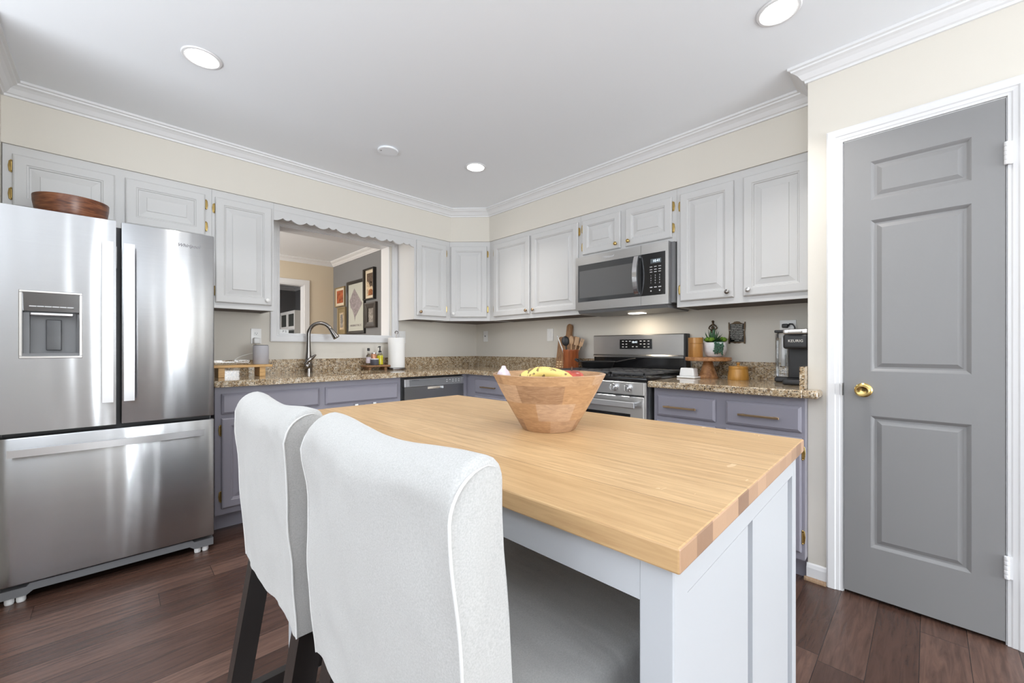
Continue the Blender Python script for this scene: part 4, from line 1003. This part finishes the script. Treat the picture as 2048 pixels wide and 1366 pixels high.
# skillet on the back-left burner
SKX, SKY = -.262, -1.790
t = T('skillet', 'black cast iron skillet on the left rear burner of the stove', 'frying pan', (SKX, SKY, .9575), 0.0)
pan_ = t.part('pan', B().lathe([(0, 0), (.108, 0), (.114, .004), (.136, .046), (.141, .049), (.138, .051), (.131, .047), (.110, .010), (0, .008)], (0, 0, 0), 56), 'iron', smooth=40)
hd = Vector((.42, -.907, 0)); a0 = hd*.135+Vector((0, 0, .044)); 
t.part('handle', B().tube([a0, a0+hd*.05+Vector((0, 0, .010)), a0+hd*.11+Vector((0, 0, .024)), a0+hd*.150+Vector((0, 0, .030))], [.012, .011, .013, .010], 10, .5), 'iron', pan_, True)
ld = Vector((-.30, .954, 0))
pe = Vector((ld.y, -ld.x, 0)); c0 = ld*.138+Vector((0, 0, .046))
t.part('helper_handle', B().tube([c0-pe*.04, c0-pe*.034+ld*.026+Vector((0, 0, .014)), c0+ld*.036+Vector((0, 0, .018)), c0+pe*.034+ld*.026+Vector((0, 0, .014)), c0+pe*.04], .007, 8), 'iron', pan_, True)
# butter dish
t = T('butter_dish', 'white ceramic covered butter dish beside the stove', 'butter dish', (-.250, -2.488, Zc), math.radians(-96))
t.part('plate', B().rbox(-.062, .062, -.044, .044, 0, .013, .006, (4, 3, 1)), 'ceramic', smooth=50)
def wl(p): k = 1-.16*(p[2]-.012)/.06; return (p[0]*k, p[1]*k, p[2])
t.part('lid', B().rbox(-.051, .051, -.033, .033, .0132, .066, .008, (4, 3, 3), wl), 'ceramic', smooth=50)
# cake stand with canister and planter
t = T('cake_stand', 'wooden pedestal cake stand beside the stove holding canister and planter', 'cake stand', (-.172, -2.580, Zc), 0.0)
t.part('pedestal', B().lathe([(0, 0), (.060, 0), (.061, .006), (.054, .018), (.040, .060), (.029, .100), (.026, .112)], (0, 0, 0), 40), 'standwood', smooth=35)
t.part('plate', B().lathe([(.026, .1122), (.134, .1122), (.137, .116), (.137, .133), (.134, .136), (0, .136)], (0, 0, 0), 56), 'standwood', smooth=35)
zp = Zc+.1363
t = T('wooden_canister', 'lidded striped bamboo canister on the left of the cake stand', 'canister', (-.229, -2.523, zp), 0.0)
t.part('canister_body', B().lathe([(0, 0), (.043, 0), (.044, .002), (.044, .086), (.043, .087), (0, .087)], (0, 0, 0), 40), 'staves', smooth=35)
t.part('lid', B().lathe([(0, .0873), (.043, .0873), (.0445, .089), (.0445, .124), (.043, .126), (0, .126)], (0, 0, 0), 40), 'staves', smooth=35)
PLX, PLY = -.140, -2.612
t = T('succulent_planter', 'white concrete bowl planted with mixed succulents on the cake stand', 'potted plant', (PLX, PLY, zp), 0.0)
t.part('pot', B().lathe([(0, 0), (.040, 0), (.056, .012), (.068, .040), (.0725, .075), (.0725, .094), (.068, .095), (.066, .080), (0, .080)], (0, 0, 0), 44), 'concrete', smooth=40)
t.part('soil', B().lathe([(.066, .0803), (.05, .088), (0, .090)], (0, 0, 0), 24), 'soil')
def leafshape(b, base, dirv, L, wd, curve=.25, thick=.3):
    d = Vector(dirv).normalized(); side = d.cross(Vector((0, 0, 1)));
    if side.length < .05: side = Vector((1, 0, 0))
    side.normalize(); up = side.cross(d); pts = []
    rings = []
    for i in range(6):
        u = i/5; wv = wd*(math.sin(PI*min(1, .25+u*.75))**.8)*(1 if u < .95 else .05); p = Vector(base)+d*L*u+up*curve*L*u*u
        rings.append([b._v(p+side*wv), b._v(p+up*wv*thick), b._v(p-side*wv), b._v(p-up*wv*thick*1.3)])
    for a, c in zip(rings, rings[1:]):
        for k in range(4): b.face([a[k], a[(k+1) % 4], c[(k+1) % 4], c[k]])
    b.face(rings[0]); b.face(rings[-1])
rnd = random.Random(3)
b = B()
for i in range(22):
    a = i*2.4; el = .25+1.15*(i/22); leafshape(b, (-.010+.006*math.cos(a), .012+.006*math.sin(a), .088), (math.cos(a)*math.cos(el), math.sin(a)*math.cos(el), math.sin(el)), .070+.030*(i/22), .0088, .12)
t.part('agave', b, 'agave', smooth=60, label='spiky dark green agave')
b = B()
for (cx, cy, s_) in ((-.036, .030, 1), (.030, -.036, 1), (.048, -.004, .85), (.012, -.052, .8), (-.052, .004, .9), (.020, .030, .9)):
    for i in range(13):
        a = i*2.4; el = .1+1.2*(i/13); leafshape(b, (cx, cy, .102), (math.cos(a)*math.cos(el), math.sin(a)*math.cos(el), math.sin(el)), (.038-.010*i/13)*s_, .0115*s_, .3)
t.part('rosette', b, 'lime', smooth=60, label='bright lime green rosette succulents')
b = B(); fdir = -F_; 
for k in range(6):
    lat = -.030+.010*k-.004; n = 8+rnd.randint(0, 4)
    for i in range(n):
        u = i/11; out_ = .060+.016*min(1, u*3); z = .094-.085*max(0, u-.10)
        p = fdir*(out_)+R_*(lat+rnd.uniform(-.005, .005)-.012*u); a = rnd.uniform(0, 6.28)
        b.ball((p.x, p.y, z), 1, 6, (.0055, .0055, .0070))
t.part('trailing_stems', b, 'trail', smooth=True, label='string of small trailing leaves')
# honey pot
t = T('sugar_pot', 'round honey-coloured bamboo pot with knobbed lid on the counter', 'pot', (-.192, -2.765, Zc), 0.0)
t.part('pot_body', B().lathe([(0, 0), (.057, 0), (.0585, .003), (.0575, .022), (.053, .062), (.052, .066), (0, .066)], (0, 0, 0), 44), 'honey', smooth=35)
t.part('lid', B().lathe([(0, .0662), (.0530, .0662), (.054, .069), (.053, .080), (.050, .083), (.016, .085), (.008, .088), (.006, .093), (.010, .099), (.009, .105), (0, .107)], (0, 0, 0), 44), 'honey', smooth=35)
# coffee maker (frame R: x = -Y)
t = T('coffee_maker', 'black single-serve coffee maker with clear side water tank by the pantry wall', 'coffee maker', (3.08, -.25, Zc), 'R')
z0 = Zc
t.part('base', B().rbox(3.038, 3.148, -.400, -.10, z0, z0+.030, .010, (3, 6, 1)), 'blackmatte', smooth=60)
t.part('column', B().rbox(3.040, 3.148, -.275, -.10, z0+.028, z0+.20, .008, (3, 4, 4)), 'blackmatte', smooth=60)
hd_ = t.part('brew_head', B().rbox(3.036, 3.150, -.375, -.10, z0+.190, z0+.268, .014, (3, 6, 2)), 'blackmatte', smooth=60)
t.part('lid', B().rbox(3.036, 3.150, -.375, -.10, z0+.267, z0+.296, .010, (3, 6, 1)), 'handle', smooth=60, label='satin silver lid')
t.part('lid_handle', B().rbox(3.062, 3.124, -.392, -.370, z0+.276, z0+.286, .004, (3, 1, 1)), 'white', smooth=60)
t.part('brand_mark', B().text('KEURIG', .0195, txt_at(3.094, -.3756, z0+.232), .0004), 'letter', hd_)
tk = t.part('water_tank', B().rbox(2.962, 3.032, -.205, -.085, z0+.030, z0+.282, .012, (2, 3, 5)), 'clear', smooth=60, label='clear plastic water tank')
t.part('tank_lid', B().rbox(2.959, 3.035, -.208, -.082, z0+.2825, z0+.298, .005, (2, 3, 1)), 'blackmatte', tk, 50)
t.part('tank_base', B().rbox(2.960, 3.036, -.208, -.082, z0, z0+.029, .008, (2, 3, 1)), 'blackmatte', smooth=60)
t.part('filter_tube', B().lathe([(.013, z0+.09), (.013, z0+.255), (.006, z0+.262), (0, z0+.262)], (2.997, -.145, 0), 16), 'white', tk, 40)
# plaque
t = T('verse_plaque', 'small black and bronze verse plaque hanging beside the succulents', 'plaque', (2.702, -.002, 1.14), 'R')
pts = [(2.652, 1.138), (2.660, 1.138), (2.662, 1.147), (2.675, 1.146), (2.690, 1.140), (2.702, 1.143), (2.714, 1.140), (2.729, 1.146), (2.742, 1.147), (2.744, 1.138), (2.752, 1.138), (2.753, 1.17), (2.750, 1.21), (2.753, 1.25), (2.753, 1.280), (2.748, 1.280), (2.746, 1.270), (2.738, 1.270), (2.726, 1.275), (2.716, 1.283), (2.702, 1.285), (2.688, 1.283), (2.678, 1.275), (2.666, 1.270), (2.658, 1.270), (2.656, 1.280), (2.651, 1.280), (2.651, 1.25), (2.654, 1.21), (2.651, 1.17)]
t.part('plate', B().poly(pts, -.010, -.002, 'y'), 'antique')
t.part('panel', B().box(2.660, 2.744, -.0112, -.0095, 1.150, 1.268), 'black')
b = B()
for i, ln in enumerate(('I SHALL PASS THIS', 'WAY BUT ONCE', 'THEREFORE ANY', 'GOOD THAT I CAN DO', 'OR ANY KINDNESS', 'THAT I CAN SHOW', 'LET ME DO IT NOW', 'FOR I SHALL NOT', 'PASS THIS WAY', 'AGAIN')):
    b.text(ln, .0087, txt_at(2.702, -.0114, 1.2605-i*.0114), .0002)
t.part('lettering', b, 'letter')
# bronze hanging ornament above the succulents
t = T('bronze_ornament', 'small bronze figure ornament hung on the wall above the succulents', 'ornament', (2.553, -.002, 1.22), 'R')
b = B().ball((2.553, -.011, 1.290), .0085, 12, (1, .8, 1)).tube([(2.553, -.010, 1.282), (2.553, -.010, 1.262)], .006, 8)
for s_ in (-1, 1): b.tube([(2.553, -.010, 1.274), (2.553+s_*.020, -.010, 1.258), (2.553+s_*.027, -.010, 1.246), (2.553+s_*.010, -.012, 1.232)], [.005, .0045, .004, .004], 8)
b.ball((2.553, -.010, 1.246), .011, 12, (1, .7, 1.3)).ball((2.553, -.010, 1.222), .012, 12, (1.3, .7, 1)).box(2.548, 2.558, -.010, -.002, 1.24, 1.25)
t.part('figure', b, 'antique', smooth=60)

# ------------------------------------------------------------------ the dining room beyond
DXR, DYF = -.470, 2.955
b = B().box(DXR, DXR+.1, WT, DYF, 0, CE); struct('wall_dining_right', b, 'greywall')
ox1, oz = -.900, 2.052
b = B().box(ox1, .3, DYF, DYF+.12, 0, CE).box(-2.6, ox1, DYF, DYF+.12, oz, CE).box(-4.1, -2.6, DYF, DYF+.12, 0, CE); struct('wall_dining_far', b, 'cream')
struct('wall_dining_left', B().box(-4.1, -4.0, WT, DYF, 0, CE), 'cream')
struct('trim_5', sweep([(-4.0, DYF), (DXR, DYF), (DXR, WT)], CROWN, CE-.0705), 'trim')
b = B(); b.box(ox1, ox1+.075, DYF-.018, DYF, 0, oz+.075, .003, 1).box(-2.675, ox1, DYF-.018, DYF, oz, oz+.075, .003, 1).box(ox1-.012, ox1, DYF-.004, DYF+.124, 0, oz).box(-2.6, ox1-.012, DYF-.004, DYF+.124, oz-.012, oz); struct('trim_6', b, 'trim')
GX, GY = -.04, 6.29
struct('wall_living_right', B().box(GX, GX+.1, DYF+.12, GY, 0, CE), 'greywall'); struct('wall_living_far', B().box(-6.4, GX+.1, GY, GY+.1, 0, CE), 'greywall')
struct('trim_7', sweep([(-6.4, GY), (GX, GY), (GX, DYF+.12)], CROWN, CE-.0705), 'trim')
# picture frames on the grey wall (frame 'R' coordinates: x = -Y, y = X)
def picture(label, y0, y1, z0, z1, fw, fmat, mats, dep=.024):
    x0, x1 = -y0, -y1
    x0, x1 = min(x0, x1), max(x0, x1)
    t = T('framed_picture', label, 'picture frame', ((x0+x1)/2, DXR-.001, z0), 'R', 'framed pictures on the grey wall')
    yb_ = DXR-.001
    b = B().loops(x0, x1, z0, z1, [(0, 0), (0, -dep), (fw*.25, -dep-.003), (fw*.8, -dep+.002), (fw, -dep+.006), (fw, -.008)], yb_, False, True)
    t.part('frame', b, fmat)
    ins_ = fw-.002; y = yb_-.010
    for nm, mm, k in mats:
        if callable(k): t.part(nm, k(x0+ins_, x1-ins_, z0+ins_, z1-ins_, y), mm)
        else: t.part(nm, B().box(x0+k[0], x1-k[0], y-.0012, y, z0+k[1], z1-k[2]), mm)
        y -= .0013
    return t
def dcmap(x0, x1, z0, z1, y):
    w_, h_ = x1-x0, z1-z0
    q = [(.40, .90), (.08, .66), (.16, .50), (.26, .46), (.34, .38), (.40, .30), (.44, .20), (.48, .30), (.92, .56)]
    return B().poly([(x0+w_*a, z0+h_*c) for a, c in q], y-.0012, y, 'y')
def dctext(x0, x1, z0, z1, y): return B().text('WASHINGTON, DC', .044, txt_at((x0+x1)/2, y-.0005, z0+(z1-z0)*.115), .0003)
picture('tall dark-framed map poster in the middle of the dining wall', 2.392, 1.800, 1.311, 2.071, .045, 'frameblack', [('poster', 'matgrey', (.042, .042, .042)), ('map_shape', 'mapink', dcmap), ('poster_lettering', 'mapink', dctext)])
picture('small gold-edged picture with red print, upper left of the map poster', 2.842, 2.480, 1.738, 2.033, .016, 'framegold', [('mat_board', 'matboard', (.014, .014, .014)), ('art', 'artred', (.060, .055, .050))])
picture('small dull gold frame with tall narrow print, lower left of the map poster', 2.745, 2.450, 1.320, 1.727, .022, 'framegold', [('mat_board', 'framegold', (.02, .02, .02)), ('inner_mat', 'artpale', (.075, .07, .085)), ('art', 'artgrey', (.10, .10, .11))])
def cloud(x0, x1, z0, z1, y):
    w_, h_ = x1-x0, z1-z0; q = [(.16, .12), (.84, .12), (.84, .34), (.66, .44), (.5, .40), (.38, .54), (.24, .62), (.16, .56)]
    return B().poly([(x0+w_*a, z0+h_*c) for a, c in q], y-.0012, y, 'y')
def rust(x0, x1, z0, z1, y):
    w_, h_ = x1-x0, z1-z0; q = [(.30, .12), (.84, .12), (.84, .26), (.6, .34), (.36, .30)]
    return B().poly([(x0+w_*a, z0+h_*c) for a, c in q], y-.0012, y, 'y')
def moon(x0, x1, z0, z1, y): return B().lathe([(.012, y-.001), (0, y-.001)], ((x0+x1)/2+.03, 0, z0+(z1-z0)*.56), 14, 'y')
picture('black-framed brown cloud print, upper right of the map poster', 1.800, 1.488, 1.757, 2.176, .018, 'frameblack', [('mat_board', 'matboard', (.016, .016, .016)), ('art', 'artdark', (.058, .060, .060)), ('pale_cloud', 'artpale', cloud), ('rust_cloud', 'artrust', rust), ('small_moon', 'matboard', moon)], .045)
picture('dark bronze moulded frame with grey drawing, lower right of the map poster', 1.772, 1.448, 1.382, 1.720, .075, 'framebronze', [('art', 'artgrey', (.073, .073, .073))], .034)
# display cabinet in the room beyond the doorway
b0 = (-.62, 4.50)
t = T('display_cabinet', 'white glass-door display cabinet seen through the far doorway', 'cabinet', (-.60, 4.45, 0), 0.0)
t.part('body', B().box(.03, .50, 0, .90, 0, 1.80), 'white')
for y0 in (.0, .455):
    d = t.part('door', B().loops(0, .445, 1.46, 1.80, [(0, 0), (0, -.02), (.055, -.02), (.055, -.008)], 0, False, True).xf(Matrix.Translation((.028, y0, 0)) @ Matrix.Rotation(PI/2, 4, 'Z') @ Matrix.Scale(-1, 4, (0, 1, 0)) if False else Matrix.Translation((.028, y0+.445, 0)) @ Matrix.Rotation(-PI/2, 4, 'Z')), 'white')
    t.part('pane', B().box(.016, .020, y0+.05, y0+.395, 1.51, 1.75), 'glassdoor', d, label='dark reflective glass pane')
    t.part('lower_pane', B().box(.0, .028, y0+.005, y0+.445, .1, 1.44), 'glassdoor')
t.part('front_post', B().box(.0, .03, -.002, .03, .1, 1.46), 'white')
solo('curtain_rod', 'black curtain rod end with finial in the room beyond', 'curtain rod', B().tube([(-.5, 0, 0), (0, 0, 0), (.04, 0, 0), (.05, 0, 0), (.12, 0, 0), (.13, 0, 0)], [.016, .016, .016, .040, .040, .016], 12).tube([(-.1, 0, 0), (-.1, .0895, 0)], .012, 8), 'blackmatte', (-1.03, 6.20, 2.255), 0.0, smooth=40)
t = T('letter_block', 'small white letter block sign standing on the pass-through sill', 'sign', (-1.942, .10, OZ0+.0063), 0.0)
t.part('block', B().box(-.033, .033, -.012, .012, 0, .033, .002, 1), 'white')
t.part('lettering', B().text('P S', .024, txt_at(.002, -.0124, .0165), .0003), 'ink')
